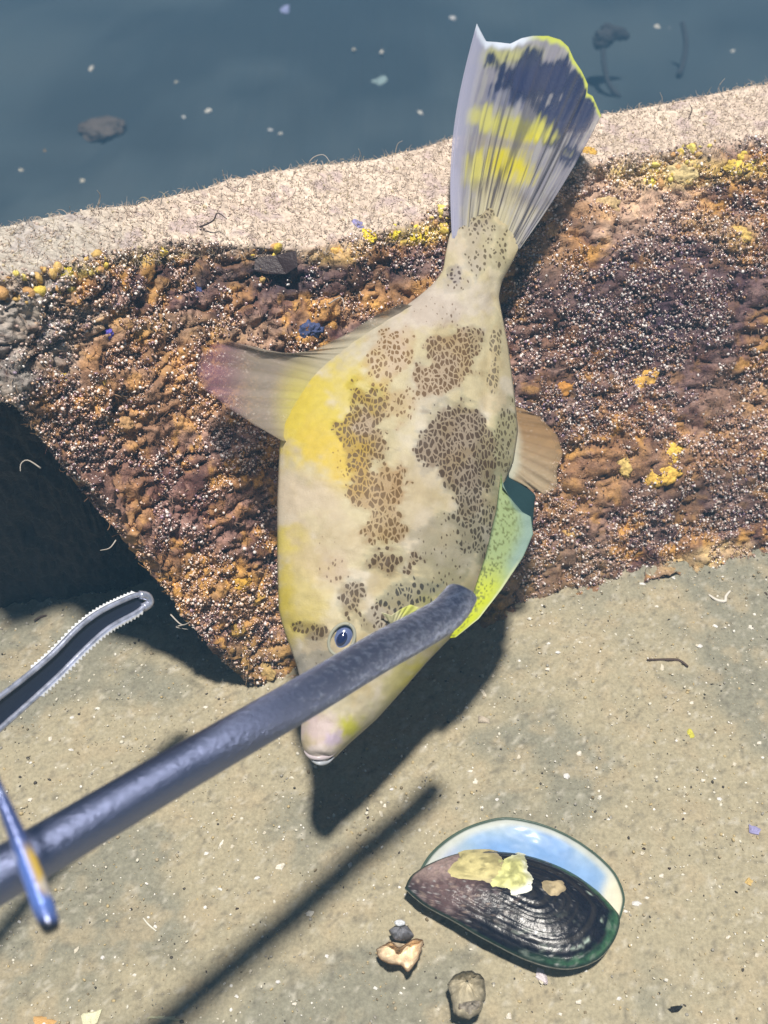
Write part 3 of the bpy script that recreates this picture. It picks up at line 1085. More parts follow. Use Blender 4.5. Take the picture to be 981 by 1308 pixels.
ct = mixc(ct, (.06, .05, .06), sstep(.70, .97, -rayw) * (1 - .7 * sstep(.45, .85, vq)) * sstep(.14, .2, uq) * .75 * sstep(.3, .6, st_))
edge = sstep(.955, .99, vq + (st2 - .5) * .03)
ct = mixc(ct, (.56, .62, .12), sstep(.968, .992, vq + (st2 - .5) * .03) * sstep(.30, .42, uq))
ct = mixc(ct, (.72, .78, .90), edge * (1 - sstep(.30, .42, uq)))
al = np.ones(Xq.shape) * .74
al = np.maximum(al, .97 * navy)
al = np.maximum(al, .95 * (1 - sstep(.3, .6, vq)))
al = al * (1 - .22 * (1 - sstep(.05, .2, uq))) * (1 - .15 * sstep(.9, 1, uq))
tail = membrane('tail_fin', at_d(Xq, Yq, dT), np.concatenate([ct, al[..., None]], -1), n, m, .0009, M_fin, fish)
M_ray = material('fin_ray', rough=.4, attr='Col', trans=.2, spec=.1)
for k in range(13):
    u = .05 + .90 * k / 12
    j = int(round(u * (m - 1)))
    ii = np.linspace(6, n - 4, 30).astype(int)
    jj = np.clip(j + (rng.normal() * 1.0), 0, m - 1)
    jj = np.full(30, int(jj))
    C_ = at_d(Xq[ii, jj], Yq[ii, jj], dT[ii, jj] - .0002)
    V, Fc = tube(C_, np.linspace(.0006, .00008, 30), 6)
    cr = ct[ii, jj] * .85
    obj('fin_ray', V, Fc, M_ray, fish_loc, tail, cols=np.repeat(cr, 6, 0))

# soft dorsal fin, out to the left
n, m = 60, 90
g = fan([(540, 392), (470, 450), (400, 500), (375, 566)], [(512, 388), (480, 402), (440, 428), (400, 447), (365, 452), (330, 448), (300, 437), (275, 437), (256, 453), (250, 476), (262, 498), (290, 520), (325, 543), (360, 563)], n, m)
uq = np.linspace(0, 1, m)[None] * np.ones((n, 1))
vq = np.linspace(0, 1, n)[:, None] * np.ones((1, m))
Xq, Yq = g[..., 0], g[..., 1]
dT = fdepth(Xq, Yq) - .002 + .0006 * np.sin(uq * 80) * vq - .006 * vq ** 2 + .004 * np.sin(uq * 9) * vq
cD = np.zeros(Xq.shape + (3,)) + np.array((.34, .29, .24))
cD = mixc(cD, (.30, .16, .20), 1 - sstep(270, 330, Xq))
cD = mixc(cD, (.56, .50, .12), blob(Xq, Yq, 392, 520, 34, 50, 0, .6) * .9)
cD = mixc(cD, (.52, .48, .36), blob(Xq, Yq, 450, 450, 60, 30, -35, .5) * .8)
cD = mixc(cD, (.22, .18, .10), sstep(.6, 1, np.sin(uq * 150)) * .25)
aD = .74 - .22 * sstep(.3, 1, vq) - .35 * sstep(.9, 1, vq)
membrane('dorsal_fin', at_d(Xq, Yq, dT), np.concatenate([cD, aD[..., None]], -1), n, m, .0008, M_fin, fish)

# anal fin, brown, to the right
n, m = 40, 60
g = fan([(640, 510), (648, 560), (650, 610)], [(664, 520), (690, 533), (712, 556), (719, 580), (711, 600), (712, 622), (695, 632), (672, 622)], n, m)
uq = np.linspace(0, 1, m)[None] * np.ones((n, 1))
vq = np.linspace(0, 1, n)[:, None] * np.ones((1, m))
Xq, Yq = g[..., 0], g[..., 1]
dT = fdepth(Xq, Yq) + .002 + .0008 * np.sin(uq * 50) * vq + .003 * np.sin(uq * 7) * vq
cA = np.zeros(Xq.shape + (3,)) + np.array((.34, .22, .11))
cA = mixc(cA, (.44, .36, .24), sstep(.3, .9, uq))
cA = mixc(cA, (.20, .12, .06), sstep(.5, 1, np.sin(uq * 70)) * .3)
cA = mixc(cA, (.55, .55, .44), 1 - sstep(.1, .35, vq))
aA = .88 - .25 * sstep(.8, 1, vq) * np.ones_like(uq) - .2
membrane('anal_fin', at_d(Xq, Yq, dT), np.concatenate([cA, aA[..., None]], -1), n, m, .0008, M_fin, fish)

# green belly flap
n, m = 50, 110
g = fan([(640, 602), (634, 650), (620, 710), (602, 765), (574, 815)], [(642, 622), (655, 640), (667, 654), (678, 660), (681, 682), (668, 712), (640, 754), (612, 790), (582, 814)], n, m)
uq = np.linspace(0, 1, m)[None] * np.ones((n, 1))
vq = np.linspace(0, 1, n)[:, None] * np.ones((1, m))
Xq, Yq = g[..., 0], g[..., 1]
dT = fdepth(Xq, Yq) - .004 - .003 * vq + .0003 * np.sin(uq * 60 + vq * 4) * vq
PT = np.stack([Xq, Yq, 0 * Xq], -1)
cV = np.zeros(Xq.shape + (3,)) + np.array((.27, .35, .16))
cV = mixc(cV, (.23, .33, .28), sstep(.45, .9, vq) * (1 - sstep(.5, .75, uq)))
cV = mixc(cV, (.48, .54, .03), sstep(.45, .72, uq) * (1 - .3 * sstep(.6, 1, vq)))
cV = mixc(cV, (.58, .62, .40), sstep(.86, .98, vq) * sstep(.4, .6, uq) * .8)
cV = mixc(cV, (.10, .12, .03), sstep(.60, .75, vnoise(PT, .42, 71)) * (1 - sstep(.4, .85, vq)) * .8)
cV = mixc(cV, (.04, .06, .04), (1 - sstep(.0, .08, vq)) * .7)
membrane('belly_flap', at_d(Xq, Yq, dT), np.concatenate([cV, np.ones(Xq.shape + (1,)) * .97], -1), n, m, .0011, M_fin, fish)
# the folded tip of the flap, its shade put into the dark colour
n, m = 14, 20
g = fan([(641, 606), (642, 640), (668, 664), (680, 674)], [(646, 599), (664, 614), (684, 632), (682, 652)], n, m)
vq = np.linspace(0, 1, n)[:, None] * np.ones((1, m))
Xq, Yq = g[..., 0], g[..., 1]
dT = fdepth(Xq, Yq) - .002 + .006 * vq
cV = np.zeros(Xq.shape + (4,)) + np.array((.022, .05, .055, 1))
membrane('flap_fold_shade', at_d(Xq, Yq, dT), cV, n, m, .0009, M_fin, fish, 'folded tip of the flap with shade painted dark teal')

# pectoral fin beside the gill
n, m = 20, 40
g = fan([(498, 796), (505, 800), (512, 806)], [(487, 782), (500, 786), (512, 778), (524, 772), (536, 776), (540, 792), (530, 806)], n, m)
uq = np.linspace(0, 1, m)[None] * np.ones((n, 1))
vq = np.linspace(0, 1, n)[:, None] * np.ones((1, m))
Xq, Yq = g[..., 0], g[..., 1]
dT = np.array([[front_d(Xq[i, j], Yq[i, j]) for j in range(m)] for i in range(n)]) - .0015 - .003 * vq + .0004 * np.sin(uq * 60)
cP = np.zeros(Xq.shape + (3,)) + np.array((.66, .64, .40))
cP = mixc(cP, (.60, .64, .12), blob(Xq, Yq, 522, 780, 12, 10, 0, .5) * .9)
cP = mixc(cP, (.36, .32, .2), sstep(.3, 1, np.sin(uq * 60)) * .35)
membrane('pectoral_fin', at_d(Xq, Yq, dT), np.concatenate([cP, .9 * np.ones(Xq.shape + (1,))], -1), n, m, .0005, M_fin, fish)

# eye
ex, ey = 437, 815
ed = front_d(ex, ey)
ec = at_d(ex, ey, ed + .0022)
sE = ed / F


def disc_basis(an):
    a = math.radians(an)
    return RT * math.cos(a) - UP * math.sin(a), RT * math.sin(a) + UP * math.cos(a)


A1, A2 = disc_basis(-62)
b3, f3 = ico2(3)
Ve = ec + b3[:, :1] * A1 * 21 * sE + b3[:, 1:2] * A2 * 15 * sE - b3[:, 2:3] * FW * .0042
cE = np.zeros(b3.shape) + np.array((.10, .13, .26))
re_ = np.hypot(b3[:, 0], b3[:, 1])
cE = mixc(cE, (.40, .42, .40), sstep(.80, .9, re_))
M_iris = material('iris', rough=.12, attr='Col', coat=1.0)
eye = obj('eye', Ve, f3, M_iris, fish_loc, fish, cols=cE)
Vp = ec - FW * .0022 + b3[:, :1] * A1 * 12 * sE + b3[:, 1:2] * A2 * 8 * sE - b3[:, 2:3] * FW * .0026
obj('pupil', Vp, f3, M_eye, fish_loc, eye)
tt = np.linspace(0, 2 * np.pi, 49)
C_ = ec - FW * .0040 + np.cos(tt)[:, None] * A1 * 21 * sE + np.sin(tt)[:, None] * A2 * 15.0 * sE
V, Fc = tube(C_, .0007, 8)
obj('eyelid', V, Fc, material('eye_rim', (.30, .30, .24), .45, spec=.1), fish_loc, fish)
# lips, and a dark strip painted for the shaded gap between
for (pts, r, col_) in [([(389, 959), (396, 966), (408, 968), (420, 966), (429, 960)], .0014, (.46, .40, .42)), ([(398, 971), (408, 975), (418, 973), (427, 966)], .0012, (.38, .40, .44)), ([(393, 967), (405, 971), (418, 970), (428, 963)], .0009, (.03, .03, .04))]:
    a = np.array(pts, float)
    C_ = spline(at_d(a[:, 0], a[:, 1], np.array([front_d(x, min(y, 968)) for x, y in pts]) + .0004), 20)
    V, Fc = tube(C_, .75 * r * np.sin(np.linspace(.35, np.pi - .35, 20)), 10)
    obj('lip', V, Fc, material('lip', col_, .35), fish_loc, fish)

# ------------------------------------------------------------------ the pole
def pole_mat():
    m = material('dark_blue_metal', (.030, .042, .075), .36, metal=1.0, spec=.8, bump=.0003, bump_scale=500, coat=.0)
    nt = m.node_tree
    N, Lk = nt.nodes, nt.links
    p = N['Principled BSDF']
    a = N.new('ShaderNodeAttribute')
    a.attribute_name = 'Col'                    # red: how worn, with pale flecks for wet glints
    tc = N.new('ShaderNodeTexCoord')
    mp = N.new('ShaderNodeMapping')
    mp.inputs['Rotation'].default_value = (0, 0, math.radians(-35))
    mp.inputs['Scale'].default_value = (.8, 1.2, 1)
    Lk.new(tc.outputs['Object'], mp.inputs[0])
    nz = N.new('ShaderNodeTexNoise')
    nz.inputs['Scale'].default_value = 520
    nz.inputs['Detail'].default_value = 6
    nz.inputs['Roughness'].default_value = .7
    Lk.new(mp.outputs[0], nz.inputs['Vector'])
    ml = N.new('ShaderNodeMath')
    ml.operation = 'MULTIPLY_ADD'
    ml.inputs[1].default_value = .26
    Lk.new(a.outputs['Fac'], ml.inputs[0])
    Lk.new(nz.outputs['Fac'], ml.inputs[2])
    mr = N.new('ShaderNodeMapRange')
    mr.inputs['From Min'].default_value = .68
    mr.inputs['From Max'].default_value = .84
    Lk.new(ml.outputs[0], mr.inputs['Value'])
    mx = N.new('ShaderNodeMix')
    mx.data_type = 'RGBA'
    mx.inputs['A'].default_value = (.22, .25, .40, 1)
    mx.inputs['B'].default_value = (.50, .55, .74, 1)  # pale flecks carry both wear and wet glints in the colour
    Lk.new(mr.outputs[0], mx.inputs['Factor'])
    Lk.new(mx.outputs['Result'], p.inputs['Base Color'])
    b = p.inputs['Normal'].links[0].from_node
    Lk.new(nz.outputs['Fac'], b.inputs['Height'])
    dm = N.new('ShaderNodeMath')
    dm.operation = 'MULTIPLY_ADD'
    dm.inputs[1].default_value = .0040
    dm.inputs[2].default_value = .00025
    Lk.new(a.outputs['Fac'], dm.inputs[0])
    Lk.new(dm.outputs[0], b.inputs['Distance'])
    return m


M_pole = pole_mat()
pp = np.array([(593, 752), (588, 762), (570, 784), (540, 803), (480, 836), (400, 884), (300, 942), (200, 1000), (100, 1059), (0, 1118), (-120, 1189), (-300, 1296), (-480, 1400)], float)
inv = 2.63 + (590 - pp[:, 0]) / 482 * .93
C_ = at_d(pp[:, 0], pp[:, 1], 1 / inv)
C_ = spline(C_, 160)
s_ = np.linspace(0, 1, 160)
rr = np.interp(s_, [0, .12, .3], [.0050, .0061, .0065]) * np.clip(np.sqrt(np.clip(s_ / .055, 0, 1)), .25, 1)
V, Fc = tube(C_, rr, 40)
ppx, ppy, _ = project(C_)
wear_glints = sstep(220, 520, ppx) * .85 + .05
cw = np.repeat(np.stack([wear_glints] * 3, -1), 40, 0)
pole = obj('metal_pole', V, Fc, M_pole, C_[40], cols=cw)
tag(pole, 'thick dark blue metal pole with worn, glint-painted blunt tip crossing the face of the fish', 'pole')

# ------------------------------------------------------------------ serrated jaw
up_ = [(178, 760), (168, 762), (130, 780), (100, 802), (60, 842), (0, 890), (-80, 950), (-200, 1040)]
lo_ = [(183, 776), (172, 784), (140, 802), (110, 828), (70, 868), (0, 931), (-70, 990), (-180, 1085)]


def jd(x):
    return .432 - (190 - np.asarray(x, float)) * .00024


M_jaw = material('jaw_steel', (.46, .49, .62), .3, metal=.6, spec=.8, vary=.5, vary_scale=220, bump=.0001, bump_scale=700, coat=.4)
M_tooth = material('jaw_teeth', (.78, .80, .84), .3)
M_web = material('jaw_web', (.022, .028, .05), .35, metal=.3)
jl = at_d(180, 768, jd(180))
jaw = empty('serrated_jaw', jl, label='thin steel gripper jaw with toothed edges reaching in at the left', cat='gripper')
curves = []
for a in (up_, lo_):
    a = np.array(a, float)
    C_ = spline(at_d(a[:, 0], a[:, 1], jd(a[:, 0])), 70)
    curves.append(C_)
    V, Fc = tube(C_, np.full(70, .0011), 12)
    obj('jaw_rim', V, Fc, M_jaw, jl, jaw)
C_ = spline(np.array([curves[0][0], at_d(188, 762, jd(188)), at_d(191, 770, jd(191)), curves[1][0]]), 14)
V, Fc = tube(C_, .0017, 12)
obj('jaw_tip', V, Fc, M_jaw, jl, jaw)
W0, W1 = curves
lay = np.stack([W0, (W0 + W1) / 2 + FW * .0012, W1], 1)
lay2 = lay + FW * .0012
VV = np.concatenate([lay.reshape(-1, 3), lay2.reshape(-1, 3)])
k = 70 * 3
Fc = np.concatenate([gridfaces(70, 3), gridfaces(70, 3, off=k)[:, ::-1]]).tolist()
obj('jaw_web', VV, Fc, M_web, jl, jaw)
tv = np.array([(-1, -.9, 0), (1, -.9, 0), (1, .9, 0), (-1, .9, 0), (0, 0, 1.1)], float)
tooth_me = mesh('tooth', tv * .0010, [[0, 3, 2, 1], [0, 1, 4], [1, 2, 4], [2, 3, 4], [3, 0, 4]], M_tooth, smooth=False)
for ci, (C_, sg, x0, x1, cnt) in enumerate([(curves[0], 1, 45, 170, 30), (curves[1], -1, 52, 178, 30)]):
    xs, ys, _ = project(C_)
    order = np.argsort(xs)
    for q in np.linspace(x0, x1, cnt):
        i = int(np.clip(np.interp(q, xs[order], order.astype(float)), 1, 68))
        j = i + 1
        fr = np.interp(q, [xs[j], xs[i]], [1, 0]) if xs[j] < xs[i] else 0
        p = C_[i] * (1 - fr) + C_[j] * fr
        t = C_[i + 1] - C_[i - 1]
        t /= np.linalg.norm(t)
        nrm = np.cross(t, FW)
        nrm /= np.linalg.norm(nrm)
        if nrm @ UP * sg < 0:
            nrm = -nrm
        zc = Vector(nrm)
        xr = Vector(t)
        yr = zc.cross(xr)
        link('tooth', tooth_me, p + nrm * .0010 - FW * .0004 - jl, jaw, Matrix((xr, yr, zc)).transposed().to_euler())

# ------------------------------------------------------------------ prong in front of the pole
pts = np.array([(-60, 880), (-25, 960), (0, 1015), (22, 1068), (42, 1120), (58, 1165), (67, 1190)], float)
C_ = spline(at_d(pts[:, 0], pts[:, 1], np.linspace(.222, .212, len(pts))), 60)
rr = np.interp(np.linspace(0, 1, 60), [0, .35, .6, .8, .93, 1], [.0011, .0013, .0020, .0022, .0019, .0013])
V, Fc = tube(C_, rr, 20)
_, qy, _ = project(V)
qx, _, _ = project(V)
cpn = np.zeros(V.shape) + np.array((.06, .09, .24))
nzz = fbm(V, 260, 3, 91)
cpn = mixc(cpn, (.10, .18, .52), sstep(1060, 1110, qy) * (1 - sstep(1150, 1180, qy)))
cline = np.interp(qy, pts[:, 1], pts[:, 0])
cpn = mixc(cpn, (.70, .48, .08), sstep(0, 6, qx - cline) * sstep(1070, 1095, qy) * (1 - sstep(1130, 1150, qy)))  # yellow reflection painted on as colour
cpn = mixc(cpn, (.55, .60, .75), sstep(.56, .66, nzz) * .6)
cpn = mixc(cpn, (.012, .014, .02), sstep(1172, 1182, qy))
prong = obj('metal_prong', V, Fc, material('blue_prong', rough=.25, attr='Col', metal=.25, coat=.6, bump=.0002, bump_scale=600), C_[30], cols=cpn)
tag(prong, 'short blue metal prong with painted yellow reflection and black tip, in front of the pole', 'prong')

# ------------------------------------------------------------------ the mussel
ml = at_z(660, 1140, 0.0)
ml[2] = float(terrain(ml[0], ml[1]))
mussel = empty('green_lipped_mussel', ml, label='open green-lipped mussel with black outer valve and pale blue lining on the sand', cat='mussel')


def valve(outline, zb, H, cpx, dish, name, colfn, mat, rings=46, seg=150, skew=None):
    a = np.array(outline + outline[:1], float)
    a = spline(a, seg + 1)[:-1]
    O = at_z(a[:, 0], a[:, 1], ml[2] + zb)
    Cn = at_z(cpx[0], cpx[1], ml[2] + zb)
    rho = np.linspace(1, 0.0, rings) ** .8
    G1 = Cn + (O[None] - Cn) * rho[:, None, None]
    sg = -1 if dish else 1
    hh = H * np.clip(1 - rho ** 2.0, 0, 1) ** (.55 if dish else .8)
    G1 = G1.copy()
    # growth ridges
    gr = (fbm(np.stack([rho * 60, rho * 0, rho * 0], -1), 1, 2, 5) - .5) * .0005
    G1[..., 2] += sg * (hh + gr * (0 if dish else 1) * sstep(0, .15, 1 - rho))[:, None]
    nz_ = (fbm(G1, 220, 3, 15) - .5) * .0006
    G1[..., 2] += nz_
    G2 = G1.copy()
    G2[..., 2] -= .0013
    G2[1:, :, :2] = Cn[:2] + (G2[1:, :, :2] - Cn[:2]) * .985
    VV = np.concatenate([G1.reshape(-1, 3), G2.reshape(-1, 3)])
    k = rings * seg
    Fc = np.concatenate([gridfaces(rings, seg, True), gridfaces(rings, seg, True, off=k)[:, ::-1]]).tolist()
    for j in range(seg):
        j2 = (j + 1) % seg
        Fc.append([j2, j, j + k, j2 + k])
    qx, qy, _ = project(G1)
    cc = colfn(G1, qx, qy, rho[:, None] * np.ones((1, seg)))
    c2 = cc.copy()
    if dish:
        c2[:] = (.05, .05, .03)
    else:
        c2[:] = (.55, .62, .68)
    C = np.concatenate([cc.reshape(-1, 3), c2.reshape(-1, 3)])
    o = obj(name, VV, Fc, mat, ml, mussel, cols=C)
    return o, G1, qx, qy


def col_back(G, qx, qy, rho):
    n_ = fbm(G, 40, 2, 81)
    c = np.zeros(G.shape) + np.array((.27, .37, .46))
    c = mixc(c, (.15, .28, .52), sstep(.40, .65, n_))
    c = mixc(c, (.30, .31, .46), sstep(.5, .7, 1 - n_) * .5)
    c = mixc(c, (.48, .50, .45), sstep(.84, .95, rho) * .9)
    c = mixc(c, (.66, .62, .46), blob(qx, qy, 785, 1150, 16, 30, 0, .5) * .8)
    c = mixc(c, (.04, .07, .05), sstep(.962, .985, rho))
    return c


def col_front(G, qx, qy, rho):
    n_ = fbm(G, 70, 4, 82)
    n2_ = fbm(G, 300, 3, 83)
    rr = fbm(np.stack([rho * 34, rho * 0, rho * 0], -1) + G * 20, 1, 2, 84)
    c = np.zeros(G.shape) + np.array((.007, .007, .013))
    c = mixc(c, (.018, .016, .018), sstep(.5, .65, rr))
    c = mixc(c, (.11, .07, .07), blob(qx, qy, 568, 1125, 52, 45, 25, .5, (n_ - .5)) * .9)
    c = mixc(c, (.32, .24, .22), blob(qx, qy, 565, 1105, 45, 16, -10, .5, (n2_ - .5)) * .75)
    c = mixc(c, (.22, .17, .17), sstep(.60, .75, n2_) * blob(qx, qy, 575, 1135, 75, 35, 28, .4) * .7)
    c = mixc(c, (.03, .085, .045), sstep(.86, .95, rho + (n2_ - .5) * .2) * sstep(640, 740, qx) * .9)
    c = mixc(c, (.07, .15, .08), sstep(.93, .985, rho) * sstep(740, 775, qx) * .8)
    c = mixc(c, (.17, .20, .17), sstep(.62, .72, n2_) * sstep(1160, 1190, qy) * .5)
    c = mixc(c, (.34, .42, .36), np.exp(-((rho - .80) / .018) ** 2) * sstep(.52, .62, n2_) * sstep(700, 740, qx) * .8)
    fl_ = vnoise(G, 900, 86)
    c = mixc(c, (.42, .42, .42), sstep(.80, .9, fl_) * sstep(.45, .6, n_) * .7)
    c = mixc(c, (.25, .19, .16), sstep(.70, .85, 1 - fl_) * blob(qx, qy, 580, 1125, 75, 45, 25, .4) * .8)
    c = mixc(c, (.52, .44, .42), blob(qx, qy, 690, 1090, 18, 5, 25, .4, (n2_ - .5) * 2) * .8)
    c = mixc(c, (.015, .03, .022), sstep(.965, .99, rho))
    return c


M_nacre = material('nacre', rough=.4, spec=.2, attr='Col', coat=.05, vary=.12, vary_scale=120)
M_valve = material('mussel_outer', spec=.3, rough=.26, attr='Col', bump=.0002, bump_scale=420, vary=.4, vary_scale=500)
out_b = [(530, 1122), (548, 1092), (575, 1068), (610, 1051), (650, 1044), (700, 1055), (745, 1078), (782, 1110), (797, 1140), (796, 1162), (785, 1185), (755, 1205), (700, 1200), (620, 1170), (560, 1145)]
valve(out_b, .0110, .0055, (690, 1120), True, 'lower_valve', col_back, M_nacre)
out_f = [(517, 1134), (540, 1154), (580, 1176), (625, 1202), (680, 1228), (725, 1237), (762, 1226), (784, 1202), (792, 1176), (784, 1160), (756, 1132), (715, 1107), (660, 1090), (600, 1088), (560, 1098), (528, 1116)]
_, GV, gvx, gvy = valve(out_f, .0125, .008, (675, 1150), False, 'upper_valve', col_front, M_valve)
for (cx_, cy_, rx, ry, an, name, col_, rim, lb) in [
    (616, 1108, 44, 23, 8, 'barnacle', (.52, .46, .22), (.36, .30, .18), 'tan crust on the mussel'),
    (653, 1118, 31, 28, 10, 'barnacle', (.62, .62, .26), (.76, .78, .70), 'round pale yellow crust with a white rim'),
    (707, 1134, 17, 11, 5, 'barnacle', (.46, .37, .22), (.3, .24, .15), 'small tan oval crust')]:
    k = np.unravel_index(np.argmin((gvx - cx_) ** 2 + (gvy - cy_) ** 2), gvx.shape)
    p0 = GV[k]
    s = ((p0 - CAM) @ FW) / F
    nn = 26
    rho = np.linspace(0, 1, 12)[:, None]
    tht = np.linspace(0, 2 * np.pi, nn, endpoint=False)[None]
    wv = 1 + .12 * np.sin(tht * 3 + cx_) + .08 * np.sin(tht * 5 + 1)
    a, b = rho * np.cos(tht) * rx * wv, rho * np.sin(tht) * ry * wv
    ca, sa = math.cos(math.radians(an)), math.sin(math.radians(an))
    qx, qy = cx_ + a * ca - b * sa, cy_ + a * sa + b * ca
    Pq = np.zeros(qx.shape + (3,))
    for i in range(qx.shape[0]):
        for j in range(qx.shape[1]):
            kk = np.unravel_index(np.argmin((gvx - qx[i, j]) ** 2 + (gvy - qy[i, j]) ** 2), gvx.shape)
            Pq[i, j] = at_z(qx[i, j], qy[i, j], GV[kk][2])
    Pq[..., 2] += (.0014 * np.sqrt(np.clip(1 - rho ** 2, 0, 1)) - .0006) * np.ones_like(tht) + (fbm(Pq, 330, 4, 4) - .5) * .0022
    cc = np.zeros(Pq.shape) + np.array(col_)
    rr2 = rho * np.ones_like(tht)
    cc = mixc(cc, rim, sstep(.55, .8, rr2) * sstep(-.6, .6, np.cos(tht) * np.ones_like(rho)))
    cc = mixc(cc, np.array(col_) * .45, sstep(.48, .66, fbm(Pq, 330, 4, 14)) * .8)
    o = obj(name, Pq.reshape(-1, 3), gridfaces(12, nn, True), M_shell, ml, mussel, cols=cc.reshape(-1, 3))
    o['label'] = lb


# ------------------------------------------------------------------ loose bits on the sand
def chip_mesh(seed, col_, thick=.28, name='shell_chip', smooth_=False):
    r = np.random.default_rng(seed)
    k = 9
    a = np.sort(r.uniform(0, 2 * np.pi, k))
    rad = r.uniform(.6, 1.05, k)
    top = np.stack([np.cos(a) * rad, np.sin(a) * rad * .8, np.full(k, thick * .3) + r.normal(size=k) * .08], -1)
    mid_ = top * [.55, .55, 1] + [0, 0, thick]
    bot = top * [.95, .95, 0] - [0, 0, thick * .6]
    V = np.concatenate([[[0, 0, thick * 1.45]], mid_, top, bot])
    Fc = [[0, 1 + i, 1 + (i + 1) % k] for i in range(k)]
    Fc += [[1 + i, 1 + k + i, 1 + k + (i + 1) % k, 1 + (i + 1) % k] for i in range(k)]
    Fc += [[1 + k + i, 1 + 2 * k + i, 1 + 2 * k + (i + 1) % k, 1 + k + (i + 1) % k] for i in range(k)]
    Fc += [list(range(1 + 3 * k - 1, 2 * k, -1))]
    cc = np.zeros((len(V), 3)) + np.array(col_)
    cc *= r.uniform(.8, 1.1, (len(V), 1))
    return mesh(name, V, Fc, M_shell, cols=cc, smooth=smooth_)


def put(name, me, qx, qy, wpx, hpx=None, ang=0, lift=0.0):
    p = at_ground(qx, qy)
    d = (p - CAM) @ FW
    s = d / F
    hpx = hpx or wpx
    return link(name, me, p + [0, 0, lift], None, (random.uniform(-.2, .2), random.uniform(-.2, .2), math.radians(ang)), (wpx * s * .5, hpx * s * .5 / .75, min(wpx, hpx) * s * .5))


white = [chip_mesh(k, c_) for k, c_ in enumerate([(.74, .70, .62), (.82, .80, .76), (.66, .60, .48), (.78, .72, .62), (.70, .68, .66)])]
darkc = [chip_mesh(20 + k, c_, name='dark_speck') for k, c_ in enumerate([(.03, .025, .02), (.06, .04, .03)])]
spots = [(282, 1080, 14, 8, 60), (265, 1093, 10, 8, 20), (297, 1083, 7, 6, 0), (359, 1109, 15, 12, 0), (328, 1123, 9, 6, 10), (395, 1168, 13, 12, 0), (282, 1138, 8, 6, 0), (338, 1064, 7, 6, 0), (415, 1240, 0, 0, 0),
         (417, 1221, 9, 8, 0), (447, 1108, 9, 10, 60), (199, 1185, 7, 6, 0), (98, 1215, 13, 5, 50), (86, 1277, 9, 7, 0), (132, 1224, 7, 7, 0), (172, 1246, 7, 6, 0), (303, 1275, 7, 6, 0), (320, 1241, 6, 5, 0),
         (64, 945, 13, 9, 30), (92, 919, 8, 6, 0), (125, 907, 9, 6, 0), (158, 943, 6, 5, 0), (115, 870, 7, 5, 0), (40, 1023, 8, 7, 0), (90, 960, 10, 5, 0), (262, 905, 8, 5, 0), (25, 1178, 6, 5, 0),
         (616, 886, 8, 16, 30), (700, 856, 8, 6, 0), (712, 834, 8, 6, 0), (676, 790, 7, 6, 0), (702, 824, 9, 6, 0), (663, 967, 10, 8, 0), (740, 964, 9, 9, 0), (723, 993, 10, 9, 0), (766, 1019, 11, 9, 30), (778, 1048, 7, 6, 0),
         (845, 853, 9, 12, 0), (888, 843, 8, 7, 0), (893, 826, 9, 7, 0), (957, 803, 7, 14, 20), (913, 802, 9, 8, 0), (890, 825, 7, 5, 0), (884, 898, 7, 6, 0), (820, 746, 10, 6, 0), (838, 776, 7, 5, 0), (860, 740, 7, 5, 0),
         (937, 978, 8, 6, 0), (970, 950, 8, 6, 0), (918, 1022, 8, 6, 0), (897, 998, 7, 6, 0), (875, 1040, 7, 5, 0), (820, 1090, 9, 6, 0), (845, 1120, 8, 7, 0), (812, 1155, 14, 9, 0), (825, 1148, 8, 7, 0), (800, 1165, 9, 6, 0),
         (965, 1222, 8, 6, 0), (930, 1200, 8, 7, 0), (905, 1230, 7, 5, 0), (850, 1252, 7, 6, 0), (635, 1195, 8, 14, 10), (690, 1250, 9, 18, 10), (650, 1298, 10, 16, 10), (627, 1195, 9, 6, 0), (540, 1035, 6, 5, 0),
         (536, 1008, 7, 6, 0), (486, 1040, 9, 14, 20), (492, 1030, 7, 8, 0), (500, 1010, 6, 4, 0), (765, 1010, 6, 5, 0), (596, 905, 6, 5, 0), (630, 865, 6, 5, 0), (608, 1000, 9, 7, 0), (634, 1021, 8, 7, 0), (600, 985, 8, 5, 0),
         (600, 1235, 8, 6, 0), (560, 1290, 7, 5, 0), (740, 1280, 10, 7, 0), (790, 1275, 8, 6, 0), (715, 1296, 9, 6, 0), (480, 1265, 8, 6, 0), (440, 1285, 7, 5, 0), (377, 1283, 8, 5, 0), (355, 1255, 7, 5, 0)]
bgw = [(265, 144, 12, 7, 40), (235, 150, 6, 5, 0), (105, 231, 9, 5, 30), (117, 88, 7, 10, 0), (345, 167, 7, 5, 0), (358, 171, 6, 4, 0), (278, 29, 7, 5, 0), (452, 64, 7, 6, 0), (488, 68, 6, 6, 0), (578, 24, 10, 7, 0), (536, 145, 7, 12, 30),
       (162, 180, 7, 5, 0), (225, 105, 7, 5, 0), (840, 36, 10, 9, 0), (855, 37, 6, 5, 0), (936, 66, 8, 7, 0), (791, 132, 6, 5, 0), (26, 218, 10, 5, 10)]
chips = []
G1_ = 'white shell chips scattered on the near sand'
G2_ = 'pale specks on the dark seabed beyond the block'
for k, (qx, qy, a, b, an) in enumerate(spots):
    if a == 0:
        continue
    chips.append((put('shell_chip', white[k % 5], qx, qy, a, b, an), qx, qy, 'small' if a * b > 90 else 'tiny', ['cream', 'white', 'tan', 'ivory', 'pale grey'][k % 5], 'shell chip', G1_))
for k, (qx, qy, a, b, an) in enumerate(bgw):
    chips.append((put('shell_chip', white[k % 5], qx, qy, a * 1.1, b * 1.6, an), qx, qy, 'dim', ['cream', 'white', 'tan', 'ivory', 'pale grey'][k % 5], 'shell chip', G2_))
